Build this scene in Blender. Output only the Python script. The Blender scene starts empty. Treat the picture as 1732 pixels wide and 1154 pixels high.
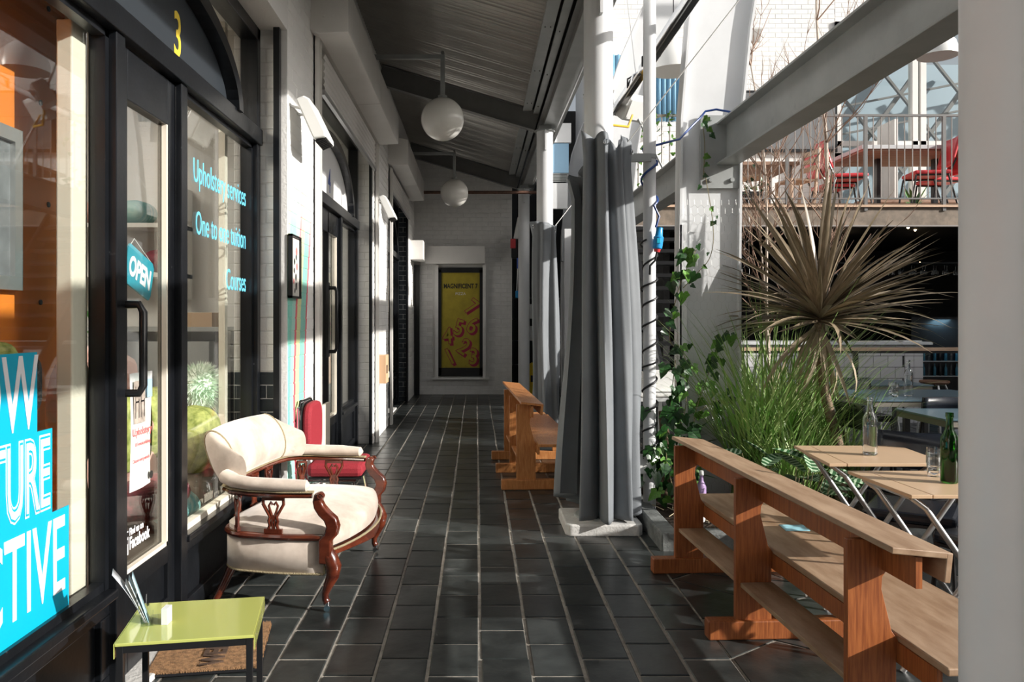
import bpy, bmesh, math, random
from mathutils import Matrix, Vector, Euler
R = math.radians; PI = math.pi
C = bpy.context.scene.collection
SC = bpy.context.scene
rnd = random.Random(7)

# ---------------------------------------------------------------- camera, sky, sun, exposure
cd = bpy.data.cameras.new('camera'); cam = bpy.data.objects.new('camera', cd); C.objects.link(cam)
cam.location = (0, 0, 1.45); cam.rotation_euler = (PI/2, 0, 0)
cd.sensor_width = 36; cd.lens = 1350/1732*36
cd.shift_x = 60/1732; cd.shift_y = -36/1732
cd.clip_start = 0.05; cd.clip_end = 200
SC.camera = cam
SC.view_settings.view_transform = 'Standard'; SC.view_settings.look = 'None'
SC.view_settings.gamma = 1; SC.view_settings.use_curve_mapping = False
SC.view_settings.exposure = 0.0
SUN_DIR = Vector((1.0, -0.40, 0.42)).normalized()
w = bpy.data.worlds.new('world'); SC.world = w; w.use_nodes = True
nt = w.node_tree; nt.nodes.clear()
sky = nt.nodes.new('ShaderNodeTexSky'); sky.sky_type = 'NISHITA'; sky.sun_disc = False
sky.sun_elevation = R(22); sky.sun_rotation = R(90+22); sky.air_density = 1.0; sky.dust_density = 3.0; sky.ozone_density = 1
hs = nt.nodes.new('ShaderNodeHueSaturation'); hs.inputs['Saturation'].default_value = 0.32
bg = nt.nodes.new('ShaderNodeBackground'); bg.inputs['Strength'].default_value = 0.13
wo = nt.nodes.new('ShaderNodeOutputWorld')
nt.links.new(sky.outputs[0], hs.inputs['Color']); nt.links.new(hs.outputs[0], bg.inputs[0]); nt.links.new(bg.outputs[0], wo.inputs[0])
sd = bpy.data.lights.new('sun', 'SUN'); sd.energy = 7.0; sd.angle = R(0.7); sd.color = (1.0, 0.955, 0.89)
so = bpy.data.objects.new('sun', sd); C.objects.link(so)
so.rotation_euler = SUN_DIR.to_track_quat('Z', 'Y').to_euler(); so.location = (8, -3, 9)
def bulb(name, loc, power, size, col=(1, .9, .78), rot=(0, 0, 0)):
    l = bpy.data.lights.new(name, 'AREA'); l.energy = power; l.size = size; l.color = col
    o = bpy.data.objects.new(name, l); C.objects.link(o); o.location = loc; o.rotation_euler = rot
    return o
bulb('shop_fill_light', (-2.9, 3.4, 3.3), 110, 1.2)       # added fill light, brightens the upholstery shop behind its glass
bulb('cafe_fill_light', (-3.0, 7.7, 3.3), 60, 1.2)       # fill added to lift the interior behind door four

# ---------------------------------------------------------------- mesh builder
MW = {}
def mw(o): return MW.get(o.name, Matrix.Identity(4)) if o else Matrix.Identity(4)
class MB:
    def __init__(s): s.v = []; s.f = []
    def add(s, vs, fs, M=None):
        n = len(s.v)
        s.v += [tuple(M @ Vector(p)) if M else tuple(p) for p in vs]
        s.f += [tuple(i+n for i in f) for f in fs]; return s
    def box(s, x0, x1, y0, y1, z0, z1, M=None):
        vs = [(x0,y0,z0),(x1,y0,z0),(x1,y1,z0),(x0,y1,z0),(x0,y0,z1),(x1,y0,z1),(x1,y1,z1),(x0,y1,z1)]
        return s.add(vs, [(0,3,2,1),(4,5,6,7),(0,1,5,4),(1,2,6,5),(2,3,7,6),(3,0,4,7)], M)
    def cb(s, c, d, M=None):
        return s.box(c[0]-d[0]/2,c[0]+d[0]/2,c[1]-d[1]/2,c[1]+d[1]/2,c[2]-d[2]/2,c[2]+d[2]/2,M)
    def bar(s, a, b, wd, ht, up=(0,0,1)):
        a = Vector(a); b = Vector(b); d = (b-a); L = d.length; d.normalize()
        sx = d.cross(Vector(up))
        if sx.length < 1e-4: sx = d.cross(Vector((0,1,0)))
        sx.normalize(); sz = sx.cross(d)
        M = Matrix((( sx.x,d.x,sz.x,a.x),(sx.y,d.y,sz.y,a.y),(sx.z,d.z,sz.z,a.z),(0,0,0,1)))
        return s.box(-wd/2, wd/2, 0, L, -ht/2, ht/2, M)
    def tube(s, pts, r, n=8, caps=True, closed=False, flat=1.0):
        P = [Vector(p) for p in pts]; m = len(P)
        rr = r if isinstance(r, (list, tuple)) else [r]*m
        T = []
        for i in range(m):
            a = P[(i-1) % m] if closed else P[max(i-1,0)]; b = P[(i+1) % m] if closed else P[min(i+1,m-1)]
            t = (b-a); T.append(t.normalized() if t.length > 1e-9 else Vector((0,0,1)))
        u = T[0].cross(Vector((0,0,1)))
        if u.length < 1e-3: u = T[0].cross(Vector((0,1,0)))
        u.normalize(); vs = []
        for i in range(m):
            u = u - T[i]*u.dot(T[i]); u.normalize(); v = T[i].cross(u)
            for k in range(n):
                a = 2*PI*k/n; vs.append(P[i] + (u*math.cos(a) + v*math.sin(a)*flat)*rr[i])
        fs = []
        for i in range(m if closed else m-1):
            j = (i+1) % m
            for k in range(n):
                k2 = (k+1) % n; fs.append((i*n+k, i*n+k2, j*n+k2, j*n+k))
        if caps and not closed:
            fs.append(tuple(range(n))[::-1]); fs.append(tuple(range((m-1)*n, m*n)))
        return s.add(vs, fs)
    def cyl(s, a, b, r, r2=None, n=16): return s.tube([a, b], [r, r if r2 is None else r2], n)
    def lathe(s, prof, c=(0,0,0), n=24, M=None):
        vs = []; fs = []
        for (r, z) in prof:
            for k in range(n):
                a = 2*PI*k/n; vs.append((c[0]+r*math.cos(a), c[1]+r*math.sin(a), c[2]+z))
        for i in range(len(prof)-1):
            for k in range(n):
                k2 = (k+1) % n; fs.append((i*n+k, i*n+k2, (i+1)*n+k2, (i+1)*n+k))
        if prof[0][0] > 1e-5: fs.append(tuple(range(n))[::-1])
        if prof[-1][0] > 1e-5: fs.append(tuple(range((len(prof)-1)*n, len(prof)*n)))
        return s.add(vs, fs, M)
    def prism(s, poly, ax, a, b, M=None):
        n = len(poly)
        def P(p, t): return {'x': (t,p[0],p[1]), 'y': (p[0],t,p[1]), 'z': (p[0],p[1],t)}[ax]
        vs = [P(p,a) for p in poly] + [P(p,b) for p in poly]
        fs = [tuple(range(n))[::-1], tuple(range(n,2*n))] + [(i,(i+1)%n,(i+1)%n+n,i+n) for i in range(n)]
        return s.add(vs, fs, M)
    def ball(s, c, r, n=16, m=10, sc=(1,1,1), M=None):
        vs = []; fs = []
        for i in range(m+1):
            t = PI*i/m
            for k in range(n):
                a = 2*PI*k/n
                vs.append((c[0]+r*sc[0]*math.sin(t)*math.cos(a), c[1]+r*sc[1]*math.sin(t)*math.sin(a), c[2]+r*sc[2]*math.cos(t)))
        for i in range(m):
            for k in range(n):
                k2=(k+1)%n; fs.append((i*n+k,(i+1)*n+k,(i+1)*n+k2,i*n+k2))
        return s.add(vs, fs, M)
    def surf(s, fn, nu, nv, wrap=False):
        vs = [fn(i/(nu if wrap else nu-1), j/(nv-1)) for j in range(nv) for i in range(nu)]
        fs = []
        for j in range(nv-1):
            for i in range(nu if wrap else nu-1):
                i2 = (i+1) % nu; fs.append((j*nu+i, j*nu+i2, (j+1)*nu+i2, (j+1)*nu+i))
        return s.add(vs, fs)
    def mesh(s, name, m, smooth=False):
        me = bpy.data.meshes.new(name); me.from_pydata(s.v, [], s.f); me.materials.append(m)
        bm = bmesh.new(); bm.from_mesh(me); bmesh.ops.remove_doubles(bm, verts=bm.verts, dist=1e-6)
        bmesh.ops.recalc_face_normals(bm, faces=bm.faces); bm.to_mesh(me); bm.free()
        if smooth:
            me.polygons.foreach_set('use_smooth', [True]*len(me.polygons))
            try: me.set_sharp_from_angle(angle=R(42))
            except Exception: pass
        return me
    def build(s, name, m, parent=None, smooth=False, bevel=0, solid=0, sub=0, local=False):
        if not local:
            if parent is not None:
                inv = mw(parent).inverted()
                s.v = [tuple(inv @ Vector(p)) for p in s.v]; loc = None
            else:
                xs = [p[0] for p in s.v]; ys = [p[1] for p in s.v]; zs = [p[2] for p in s.v]
                loc = ((min(xs)+max(xs))/2, (min(ys)+max(ys))/2, min(zs))
                s.v = [(p[0]-loc[0],p[1]-loc[1],p[2]-loc[2]) for p in s.v]
        me = s.mesh(name, m, smooth)
        o = bpy.data.objects.new(name, me); C.objects.link(o)
        if parent is not None: o.parent = parent; MW[o.name] = mw(parent).copy()
        elif not local: o.location = loc; MW[o.name] = Matrix.Translation(loc)
        if solid: md = o.modifiers.new('s','SOLIDIFY'); md.thickness = solid; md.offset = 0
        if bevel:
            md = o.modifiers.new('b','BEVEL'); md.width = bevel; md.segments = 2; md.limit_method = 'ANGLE'; md.angle_limit = R(40)
        if sub: md = o.modifiers.new('u','SUBSURF'); md.levels = sub; md.render_levels = sub
        return o
def tag(o, label=None, cat=None, group=None, kind=None):
    if label: o['label'] = label
    if cat: o['category'] = cat
    if group: o['group'] = group
    if kind: o['kind'] = kind
    return o
def thing(name, label, cat, loc=(0,0,0), rz=0, group=None):
    o = bpy.data.objects.new(name, None); C.objects.link(o); o.empty_display_size = .1
    o.location = loc; o.rotation_euler = (0,0,rz)
    MW[o.name] = Matrix.Translation(loc) @ Matrix.Rotation(rz,4,'Z')
    return tag(o, label, cat, group)
def struct_root(name, loc=(0,0,0)):
    o = bpy.data.objects.new(name, None); C.objects.link(o); o.location = loc; MW[o.name] = Matrix.Translation(loc)
    o['kind'] = 'structure'; return o
def clone(src, loc, rz=0, label=None, group=None, scale=None):
    kids = {}
    for o in SC.objects:
        if o.parent: kids.setdefault(o.parent.name, []).append(o)
    def cp(o, par):
        c = o.copy(); C.objects.link(c); c.parent = par
        for k in kids.get(o.name, []): cp(k, c)
        return c
    r = cp(src, None); r.location = loc; r.rotation_euler = (0,0,rz)
    if scale: r.scale = scale
    if label: r['label'] = label
    if group: r['group'] = group
    return r
def inst(name, me, parent, M):
    o = bpy.data.objects.new(name, me); C.objects.link(o)
    if parent is not None: o.parent = parent; o.matrix_local = mw(parent).inverted() @ M
    else: o.matrix_local = M
    return o
def text(s, name, m, M, parent, size=.1, ext=.0006, xs=1.0, off=0.0, align='LEFT', space=1.0, shear=0, label=None, res=3):
    cu = bpy.data.curves.new(name, 'FONT'); cu.body = s; cu.size = size; cu.extrude = ext; cu.offset = off
    cu.align_x = align; cu.space_line = space; cu.shear = shear; cu.resolution_u = res
    t = bpy.data.objects.new('tmp', cu); C.objects.link(t)
    dg = bpy.context.evaluated_depsgraph_get(); me = bpy.data.meshes.new_from_object(t.evaluated_get(dg))
    bpy.data.objects.remove(t); me.materials.clear(); me.materials.append(m); me.name = name
    me.transform(Matrix.Diagonal((xs,1,1,1)))
    o = inst(name, me, parent, M)
    if parent is None: MW[o.name] = M.copy()
    if label: o['label'] = label
    return o
def on_left(x, y, z):   # flat thing on a wall facing +X
    return Matrix(((0,0,1,x),(1,0,0,y),(0,1,0,z),(0,0,0,1)))
def on_back(x, y, z):   # flat thing on a wall facing -Y
    return Matrix(((1,0,0,x),(0,0,-1,y),(0,1,0,z),(0,0,0,1)))

# ---------------------------------------------------------------- materials
def mat(name, col, rough=.5, metal=0, var=0, vs=8, bump=0, bs=60, col2=None, spec=.5, stretch=None, objvar=0, coat=0, dirt=None, ds=3, dthr=.62, sheen=0):
    m = bpy.data.materials.new(name); m.use_nodes = True; n = m.node_tree.nodes; L = m.node_tree.links
    b = n['Principled BSDF']; b.inputs['Base Color'].default_value = (*col, 1)
    b.inputs['Roughness'].default_value = rough; b.inputs['Metallic'].default_value = metal
    b.inputs['Specular IOR Level'].default_value = spec; b.inputs['Coat Weight'].default_value = coat
    if sheen: b.inputs['Sheen Weight'].default_value = sheen
    tc = n.new('ShaderNodeTexCoord'); src = tc.outputs['Object']
    mp = n.new('ShaderNodeMapping'); L.new(src, mp.inputs[0])
    if stretch: mp.inputs['Scale'].default_value = stretch
    if objvar:
        oi = n.new('ShaderNodeObjectInfo'); ml = n.new('ShaderNodeMath'); ml.operation='MULTIPLY'; ml.inputs[1].default_value = 37
        L.new(oi.outputs['Random'], ml.inputs[0]); L.new(ml.outputs[0], mp.inputs['Location'])
    out = None
    if var or col2:
        nz = n.new('ShaderNodeTexNoise'); nz.inputs['Scale'].default_value = vs; nz.inputs['Detail'].default_value = 6; nz.inputs['Roughness'].default_value=.62
        L.new(mp.outputs[0], nz.inputs[0])
        cr = n.new('ShaderNodeValToRGB'); c2 = col2 or tuple(max(0,c*(1-var)) for c in col)
        c1 = col if col2 else tuple(min(1,c*(1+var*.6)) for c in col)
        cr.color_ramp.elements[0].position=.36; cr.color_ramp.elements[1].position=.64
        cr.color_ramp.elements[0].color=(*c2,1); cr.color_ramp.elements[1].color=(*c1,1)
        L.new(nz.outputs[0], cr.inputs[0]); out = cr.outputs[0]
    if dirt:
        nz2 = n.new('ShaderNodeTexNoise'); nz2.inputs['Scale'].default_value = ds; nz2.inputs['Detail'].default_value = 8
        L.new(mp.outputs[0], nz2.inputs[0]); cr2 = n.new('ShaderNodeValToRGB')
        cr2.color_ramp.elements[0].position=dthr; cr2.color_ramp.elements[1].position=min(1,dthr+.14)
        L.new(nz2.outputs[0], cr2.inputs[0]); mx = n.new('ShaderNodeMixRGB'); mx.inputs[2].default_value=(*dirt,1)
        L.new(cr2.outputs[0], mx.inputs[0])
        if out: L.new(out, mx.inputs[1])
        else: mx.inputs[1].default_value=(*col,1)
        out = mx.outputs[0]
    if objvar:
        oi2 = n.new('ShaderNodeObjectInfo'); mr = n.new('ShaderNodeMapRange'); mr.inputs[3].default_value=1-objvar; mr.inputs[4].default_value=1+objvar
        L.new(oi2.outputs['Random'], mr.inputs[0]); hv = n.new('ShaderNodeHueSaturation'); L.new(mr.outputs[0], hv.inputs['Value'])
        if out: L.new(out, hv.inputs['Color'])
        else: hv.inputs['Color'].default_value=(*col,1)
        out = hv.outputs[0]
    if out: L.new(out, b.inputs['Base Color'])
    if bump:
        nb = n.new('ShaderNodeTexNoise'); nb.inputs['Scale'].default_value = bs; nb.inputs['Detail'].default_value = 5; L.new(mp.outputs[0], nb.inputs[0])
        bu = n.new('ShaderNodeBump'); bu.inputs['Strength'].default_value = bump; bu.inputs['Distance'].default_value=.01
        L.new(nb.outputs[0], bu.inputs['Height']); L.new(bu.outputs[0], b.inputs['Normal'])
    return m
def glass(name, tint=(1,1,1), refl=.9, ior=1.5):
    m = bpy.data.materials.new(name); m.use_nodes = True; n = m.node_tree.nodes; L = m.node_tree.links; n.clear()
    tr = n.new('ShaderNodeBsdfTransparent'); tr.inputs[0].default_value=(*tint,1)
    gl = n.new('ShaderNodeBsdfGlossy'); gl.inputs['Roughness'].default_value=.01; gl.inputs[0].default_value=(refl,refl,refl,1)
    lw = n.new('ShaderNodeLayerWeight'); lw.inputs[0].default_value=.5; pw = n.new('ShaderNodeMath'); pw.operation='POWER'; pw.inputs[1].default_value=5; L.new(lw.outputs['Facing'],pw.inputs[0])
    fr = n.new('ShaderNodeMath'); fr.operation='MULTIPLY_ADD'; f0=((ior-1)/(ior+1))**2; fr.inputs[1].default_value=1-f0; fr.inputs[2].default_value=f0; L.new(pw.outputs[0],fr.inputs[0]); mx = n.new('ShaderNodeMixShader'); o = n.new('ShaderNodeOutputMaterial')
    L.new(fr.outputs[0], mx.inputs[0]); L.new(tr.outputs[0], mx.inputs[1]); L.new(gl.outputs[0], mx.inputs[2]); L.new(mx.outputs[0], o.inputs[0])
    return m
def emit(name, col, s):
    m = bpy.data.materials.new(name); m.use_nodes = True; b = m.node_tree.nodes['Principled BSDF']
    b.inputs['Base Color'].default_value=(*col,1); b.inputs['Emission Color'].default_value=(*col,1); b.inputs['Emission Strength'].default_value=s
    return m
def realglass(name, tint, rough=.0):
    m = bpy.data.materials.new(name); m.use_nodes = True; b = m.node_tree.nodes['Principled BSDF']
    b.inputs['Base Color'].default_value=(*tint,1); b.inputs['Transmission Weight'].default_value=1; b.inputs['Roughness'].default_value=rough; b.inputs['IOR'].default_value=1.45
    return m
BLACK = mat('black_paint', (.006,.007,.009), .30, var=.3, vs=5, dirt=(.09,.095,.1), ds=26, dthr=.7, bump=.08, bs=30)
WHITEP = mat('white_brick_paint', (.80,.79,.77), .6, var=.06, vs=7, bump=.3, bs=90, dirt=(.55,.53,.5), ds=9, dthr=.72)
MORTAR = mat('painted_mortar', (.74,.73,.71), .8, bump=.4, bs=50)
DARKBR = mat('dark_brick_paint', (.03,.04,.05), .35, bump=.35, bs=80, dirt=(.15,.17,.18), ds=20, dthr=.7)
WHITES = mat('white_sheet_metal', (.72,.70,.67), .38, var=.05, vs=2, bump=.12, bs=4)
STEEL = mat('grey_painted_steel', (.33,.345,.34), .42, var=.12, vs=3, bump=.04, bs=200, dirt=(.24,.25,.25), ds=5, dthr=.66)
PALE = mat('pale_painted_steel', (.66,.67,.68), .4, var=.05, vs=2.5, dirt=(.5,.5,.5), ds=7, dthr=.72)
DKST = mat('dark_rafter_paint', (.17,.17,.165), .5, var=.1, vs=4)
SLATE = mat('slate', (.042,.047,.046), .32, col2=(.016,.019,.019), vs=6, bump=.38, bs=9, objvar=.35, dirt=(.10,.105,.105), ds=7, dthr=.66, spec=.5)
GROUT = mat('cement_grout', (.30,.275,.24), .85, var=.3, vs=14, bump=.3, bs=120)
CONC = mat('pale_concrete', (.55,.54,.52), .8, var=.12, vs=12, bump=.4, bs=60)
KERB = mat('weathered_kerb', (.16,.17,.165), .75, var=.35, vs=9, bump=.5, bs=50)
SOIL = mat('soil', (.045,.03,.02), .95, var=.5, vs=25, bump=1, bs=60)
WOOD = mat('pew_wood', (.36,.115,.032), .42, col2=(.20,.052,.014), vs=5, stretch=(22,22,1.2), bump=.05, bs=20)
WOODY = mat('pew_wood_lengthwise', (.40,.15,.05), .42, col2=(.34,.11,.03), vs=5, stretch=(22,1.2,22), bump=.05, bs=20)
WORN = mat('worn_pew_board', (.40,.275,.18), .5, col2=(.25,.15,.085), vs=3.2, stretch=(5,.9,3), dirt=(.16,.085,.045), ds=5, dthr=.68)
PINE = mat('pine_bench_wood', (.56,.25,.09), .36, col2=(.40,.15,.045), vs=5, stretch=(16,2,2))
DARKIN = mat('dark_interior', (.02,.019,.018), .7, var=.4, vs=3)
GLASS = glass('window_glass', (.96,.98,.97), .95, 1.48)
CLEAR = glass('clear_acrylic', (.93,.95,.96), 1, 1.5)
BOTTLE = realglass('bottle_glass', (.96,.98,.99)); GREENB = realglass('green_bottle_glass', (.10,.34,.06))
CHROME = mat('chrome', (.75,.75,.76), .12, 1)
ALU = mat('silver_tube', (.62,.62,.62), .3, .85)
VELVET = mat('beige_velvet', (.66,.565,.485), .72, col2=(.40,.325,.265), vs=4.2, sheen=.5, bump=.1, bs=5)
GIMP = mat('gold_braid', (.33,.27,.16), .6, bump=1, bs=160)
MAHOG = mat('mahogany', (.13,.028,.012), .2, col2=(.055,.010,.005), vs=6, stretch=(1,1,3), coat=.5)
REDF = mat('red_fabric', (.36,.02,.035), .8, col2=(.20,.008,.015), vs=220, bump=.3, bs=200)
REDV = mat('red_vinyl', (.62,.05,.06), .35)
BLKV = mat('black_vinyl', (.012,.015,.022), .25, bump=.08, bs=12)
BLKM = mat('black_metal', (.012,.012,.013), .3)
CREAM = mat('cream_paint', (.72,.66,.56), .5)
WHITEPL = mat('white_plastic', (.78,.78,.76), .3)
LIME = mat('lime_lacquer', (.50,.52,.14), .13, coat=.6)
CLOTH = mat('grey_canvas', (.17,.185,.20), .62, var=.1, vs=3, bump=.15, bs=300)
GLOBE = mat('opal_glass', (.80,.78,.73), .22, coat=.3, dirt=(.6,.57,.5), ds=3, dthr=.7)
PIPE = mat('rusty_pipe', (.13,.065,.045), .5, var=.4, vs=20)
CYAN = mat('cyan_vinyl', (.0,.37,.56), .45, dirt=(.3,.65,.8), ds=40, dthr=.76); TXTW = mat('white_vinyl', (.78,.77,.80), .5)
TXTC = mat('light_blue_lettering', (.14,.60,.86), .45)
TEAL = mat('teal_sign', (.02,.30,.40), .45); YELL = mat('yellow_lettering', (.80,.58,.06), .4)
BLUE = mat('blue_paint', (.03,.09,.42), .4); BLUEC = mat('blue_cable', (.01,.05,.22), .35); BLUEPL = mat('bright_blue_plastic', (.02,.28,.62), .3)
BLKC = mat('black_rubber', (.012,.012,.014), .45)
# ================================================================ SETTING
def slab_box(name, m, *b, parent=None, bevel=0, kind='structure'):
    o = MB().box(*b).build(name, m, parent, bevel=bevel)
    if parent is None and kind: o['kind'] = kind
    return o
# ---- floor: grout bed, slate tiles, crazy paving
FX0 = -.847; FP = .2154; FL = .319
floor = slab_box('floor', GROUT, -1.62, 14, -2.5, 19, -.12, -.006)
def ctile(w_, l_, dz):
    mb = MB(); g = .0075; b = .004
    x0,x1,y0,y1 = g,w_-g,g,l_-g
    vs = [(x0,y0,-.05),(x1,y0,-.05),(x1,y1,-.05),(x0,y1,-.05),(x0,y0,-b),(x1,y0,-b),(x1,y1,-b),(x0,y1,-b),(x0+b,y0+b,0),(x1-b,y0+b,0),(x1-b,y1-b,0),(x0+b,y1-b,0)]
    fs = [(0,1,5,4),(1,2,6,5),(2,3,7,6),(3,0,4,7),(4,5,9,8),(5,6,10,9),(6,7,11,10),(7,4,8,11),(8,9,10,11)]
    return mb.add(vs, fs)
tile_me = ctile(FP, FL, 0).mesh('slate_tile', SLATE)
far = MB(); cnt = 0
for k in range(-3, 9):
    ph = 3.251 if k % 2 else 3.413
    x = FX0 + FP*k
    for j in range(-18, 50):
        y = ph + FL*j
        if y > 15.4: break
        xx = max(x, -1.42)
        if x < -1.45 and not (4.99 < y < 6.03 or 9.33 < y < 10.9): pass
        dz = rnd.uniform(-.0015,.0012)
        if 2.75 < y < 8.7:
            M = Matrix.Translation((x + rnd.uniform(-.0015,.0015), y, dz)) @ Matrix.Rotation(rnd.uniform(-.004,.004),4,'X') @ Matrix.Rotation(rnd.uniform(-.005,.005),4,'Y')
            inst('slate_tile', tile_me, floor, M); cnt += 1
        else:
            t = ctile(FP, FL, 0); far.add(t.v, t.f, Matrix.Translation((x, y, dz)))
tag(far.build('slate_tiles', SLATE, floor), kind='stuff')
def clip(poly, a, b):     # keep the half nearer a than b
    m = ((a[0]+b[0])/2, (a[1]+b[1])/2); nx, ny = b[0]-a[0], b[1]-a[1]; out = []
    for i in range(len(poly)):
        p, q = poly[i], poly[(i+1) % len(poly)]
        dp = (p[0]-m[0])*nx+(p[1]-m[1])*ny; dq = (q[0]-m[0])*nx+(q[1]-m[1])*ny
        if dp <= 0: out.append(p)
        if (dp < 0 < dq) or (dq < 0 < dp):
            t = dp/(dp-dq); out.append((p[0]+t*(q[0]-p[0]), p[1]+t*(q[1]-p[1])))
    return out
X1 = FX0+FP*9
G = .40; sites = {}
for i in range(0, 24):
    for j in range(0, 40):
        sites[i,j] = (X1+G*(i+.5)+rnd.uniform(-.19,.19), 1.8+G*(j+.5)+rnd.uniform(-.19,.19))
farf = MB(); nf = 0
for (i,j), s in sites.items():
    poly = [(X1,s[1]-1),(s[0]+1,s[1]-1),(s[0]+1,s[1]+1),(X1,s[1]+1)]
    for di in range(-3,4):
        for dj in range(-3,4):
            o2 = sites.get((i+di,j+dj))
            if o2 and (di or dj): poly = clip(poly, s, o2)
            if len(poly) < 3: break
    if len(poly) < 3: continue
    # shrink
    P2 = []
    n_ = len(poly)
    area = sum(poly[a][0]*poly[(a+1)%n_][1]-poly[(a+1)%n_][0]*poly[a][1] for a in range(n_))/2
    if area < .012: continue
    cx = sum(p[0] for p in poly)/n_; cy = sum(p[1] for p in poly)/n_
    for p in poly:
        d = math.hypot(p[0]-cx, p[1]-cy) + 1e-6; f = max(.2, 1-.012/d); P2.append((cx+(p[0]-cx)*f, cy+(p[1]-cy)*f))
    mb = MB().prism([(p[0]*1.0, p[1]) for p in P2], 'z', -.05, rnd.uniform(-.0015,.001))
    if s[1] < 8.2 and s[0] < 1.1 + s[1]*.42 and s[1] > 2.4 and nf < 130:
        mb.build('flagstone', SLATE, floor); nf += 1
    else: farf.add(mb.v, mb.f)
tag(farf.build('flagstones', SLATE, floor), kind='stuff')

# ---- painted brick helper: bricks on a plane; frame M maps (u along, v out, z up)
BH = .086; BW = .24
def brick_mesh(w_, h_, d_, m):
    mb = MB(); g = .0028; b = .004
    x0,x1,z0,z1 = g,w_-g,g,h_-g
    vs = [(x0,-.03,z0),(x1,-.03,z0),(x1,-.03,z1),(x0,-.03,z1),(x0,d_-b,z0),(x1,d_-b,z0),(x1,d_-b,z1),(x0,d_-b,z1),(x0+b,d_,z0+b),(x1-b,d_,z0+b),(x1-b,d_,z1-b),(x0+b,d_,z1-b)]
    fs = [(0,1,5,4),(1,2,6,5),(2,3,7,6),(3,0,4,7),(4,5,9,8),(5,6,10,9),(6,7,11,10),(7,4,8,11),(8,9,10,11)]
    return mb.add(vs, fs)
def courses(W, z0, z1, bw=BW, bh=BH):
    nz = int(round((z1-z0)/bh))
    for c in range(nz):
        u = -(bw/2 if c % 2 else 0)
        while u < W-.01:
            a = max(u,0); b = min(u+bw, W)
            if b-a > .03: yield a, z0+c*bh, b-a, bh
            u += bw
def brickwall(parent, F, W, z0, z1, m, parts=False, holes=(), bw=BW, bh=BH, depth=.005):
    far = MB(); cache = {}
    for a, z, w_, h_ in courses(W, z0, z1, bw, bh):
        if any(a+w_ > h[0] and a < h[1] and z+h_ > h[2] and z < h[3] for h in holes): continue
        if parts:
            k = round(w_,3)
            if k not in cache: cache[k] = brick_mesh(w_, h_, depth, m).mesh('brick', m)
            inst('brick', cache[k], parent, F @ Matrix.Translation((a, rnd.uniform(-.0012,.0012), z)))
        else:
            t = brick_mesh(w_, h_, depth, m); far.add(t.v, t.f, F @ Matrix.Translation((a, rnd.uniform(-.001,.001), z)))
    if not parts and far.v: tag(far.build('brick_courses', m, parent), kind='stuff')
F_left = lambda x, y: Matrix(((0,1,0,x),(1,0,0,y),(0,0,1,0),(0,0,0,1)))      # u -> +Y, out -> +X
F_back = lambda x, y: Matrix(((1,0,0,x),(0,-1,0,y),(0,0,1,0),(0,0,0,1)))    # u -> +X, out -> -Y
# mural paint: soft vertical bands of mint, green, peach and pink, flat print on the pier
MURAL = mat('mural_paint', (.8,.79,.77), .55, bump=.3, bs=90)
n = MURAL.node_tree.nodes; L = MURAL.node_tree.links
ge = n.new('ShaderNodeNewGeometry'); sp = n.new('ShaderNodeSeparateXYZ'); L.new(ge.outputs['Position'], sp.inputs[0])
z1_ = n.new('ShaderNodeMath'); z1_.operation='MULTIPLY'; z1_.inputs[1].default_value=1.7; L.new(sp.outputs[2], z1_.inputs[0])
sn = n.new('ShaderNodeMath'); sn.operation='SINE'; L.new(z1_.outputs[0], sn.inputs[0])
am = n.new('ShaderNodeMath'); am.operation='MULTIPLY_ADD'; am.inputs[1].default_value=.14; L.new(sn.outputs[0], am.inputs[0]); L.new(sp.outputs[1], am.inputs[2])
mr = n.new('ShaderNodeMapRange'); mr.inputs[1].default_value=4.9; mr.inputs[2].default_value=6.0; L.new(am.outputs[0], mr.inputs[0])
cr = n.new('ShaderNodeValToRGB'); cr.color_ramp.interpolation='CONSTANT'
W_=(.8,.79,.77,1)
st=[(0,W_),(.10,(.66,.70,.40,1)),(.20,(.20,.54,.45,1)),(.36,(.34,.60,.53,1)),(.45,(.70,.12,.16,1)),(.50,(.62,.66,.34,1)),(.60,(.24,.54,.46,1)),(.74,(.70,.14,.18,1)),(.78,W_)]
while len(cr.color_ramp.elements) < len(st): cr.color_ramp.elements.new(.5)
for e,(p,c) in zip(cr.color_ramp.elements, st): e.position=p; e.color=c
L.new(mr.outputs[0], cr.inputs[0])
zr = n.new('ShaderNodeMapRange'); zr.inputs[1].default_value=2.45; zr.inputs[2].default_value=1.9; L.new(sp.outputs[2], zr.inputs[0])
mx = n.new('ShaderNodeMixRGB'); mx.inputs[1].default_value=W_; L.new(zr.outputs[0], mx.inputs[0]); L.new(cr.outputs[0], mx.inputs[2]); L.new(mx.outputs[0], n['Principled BSDF'].inputs['Base Color'])

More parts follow.
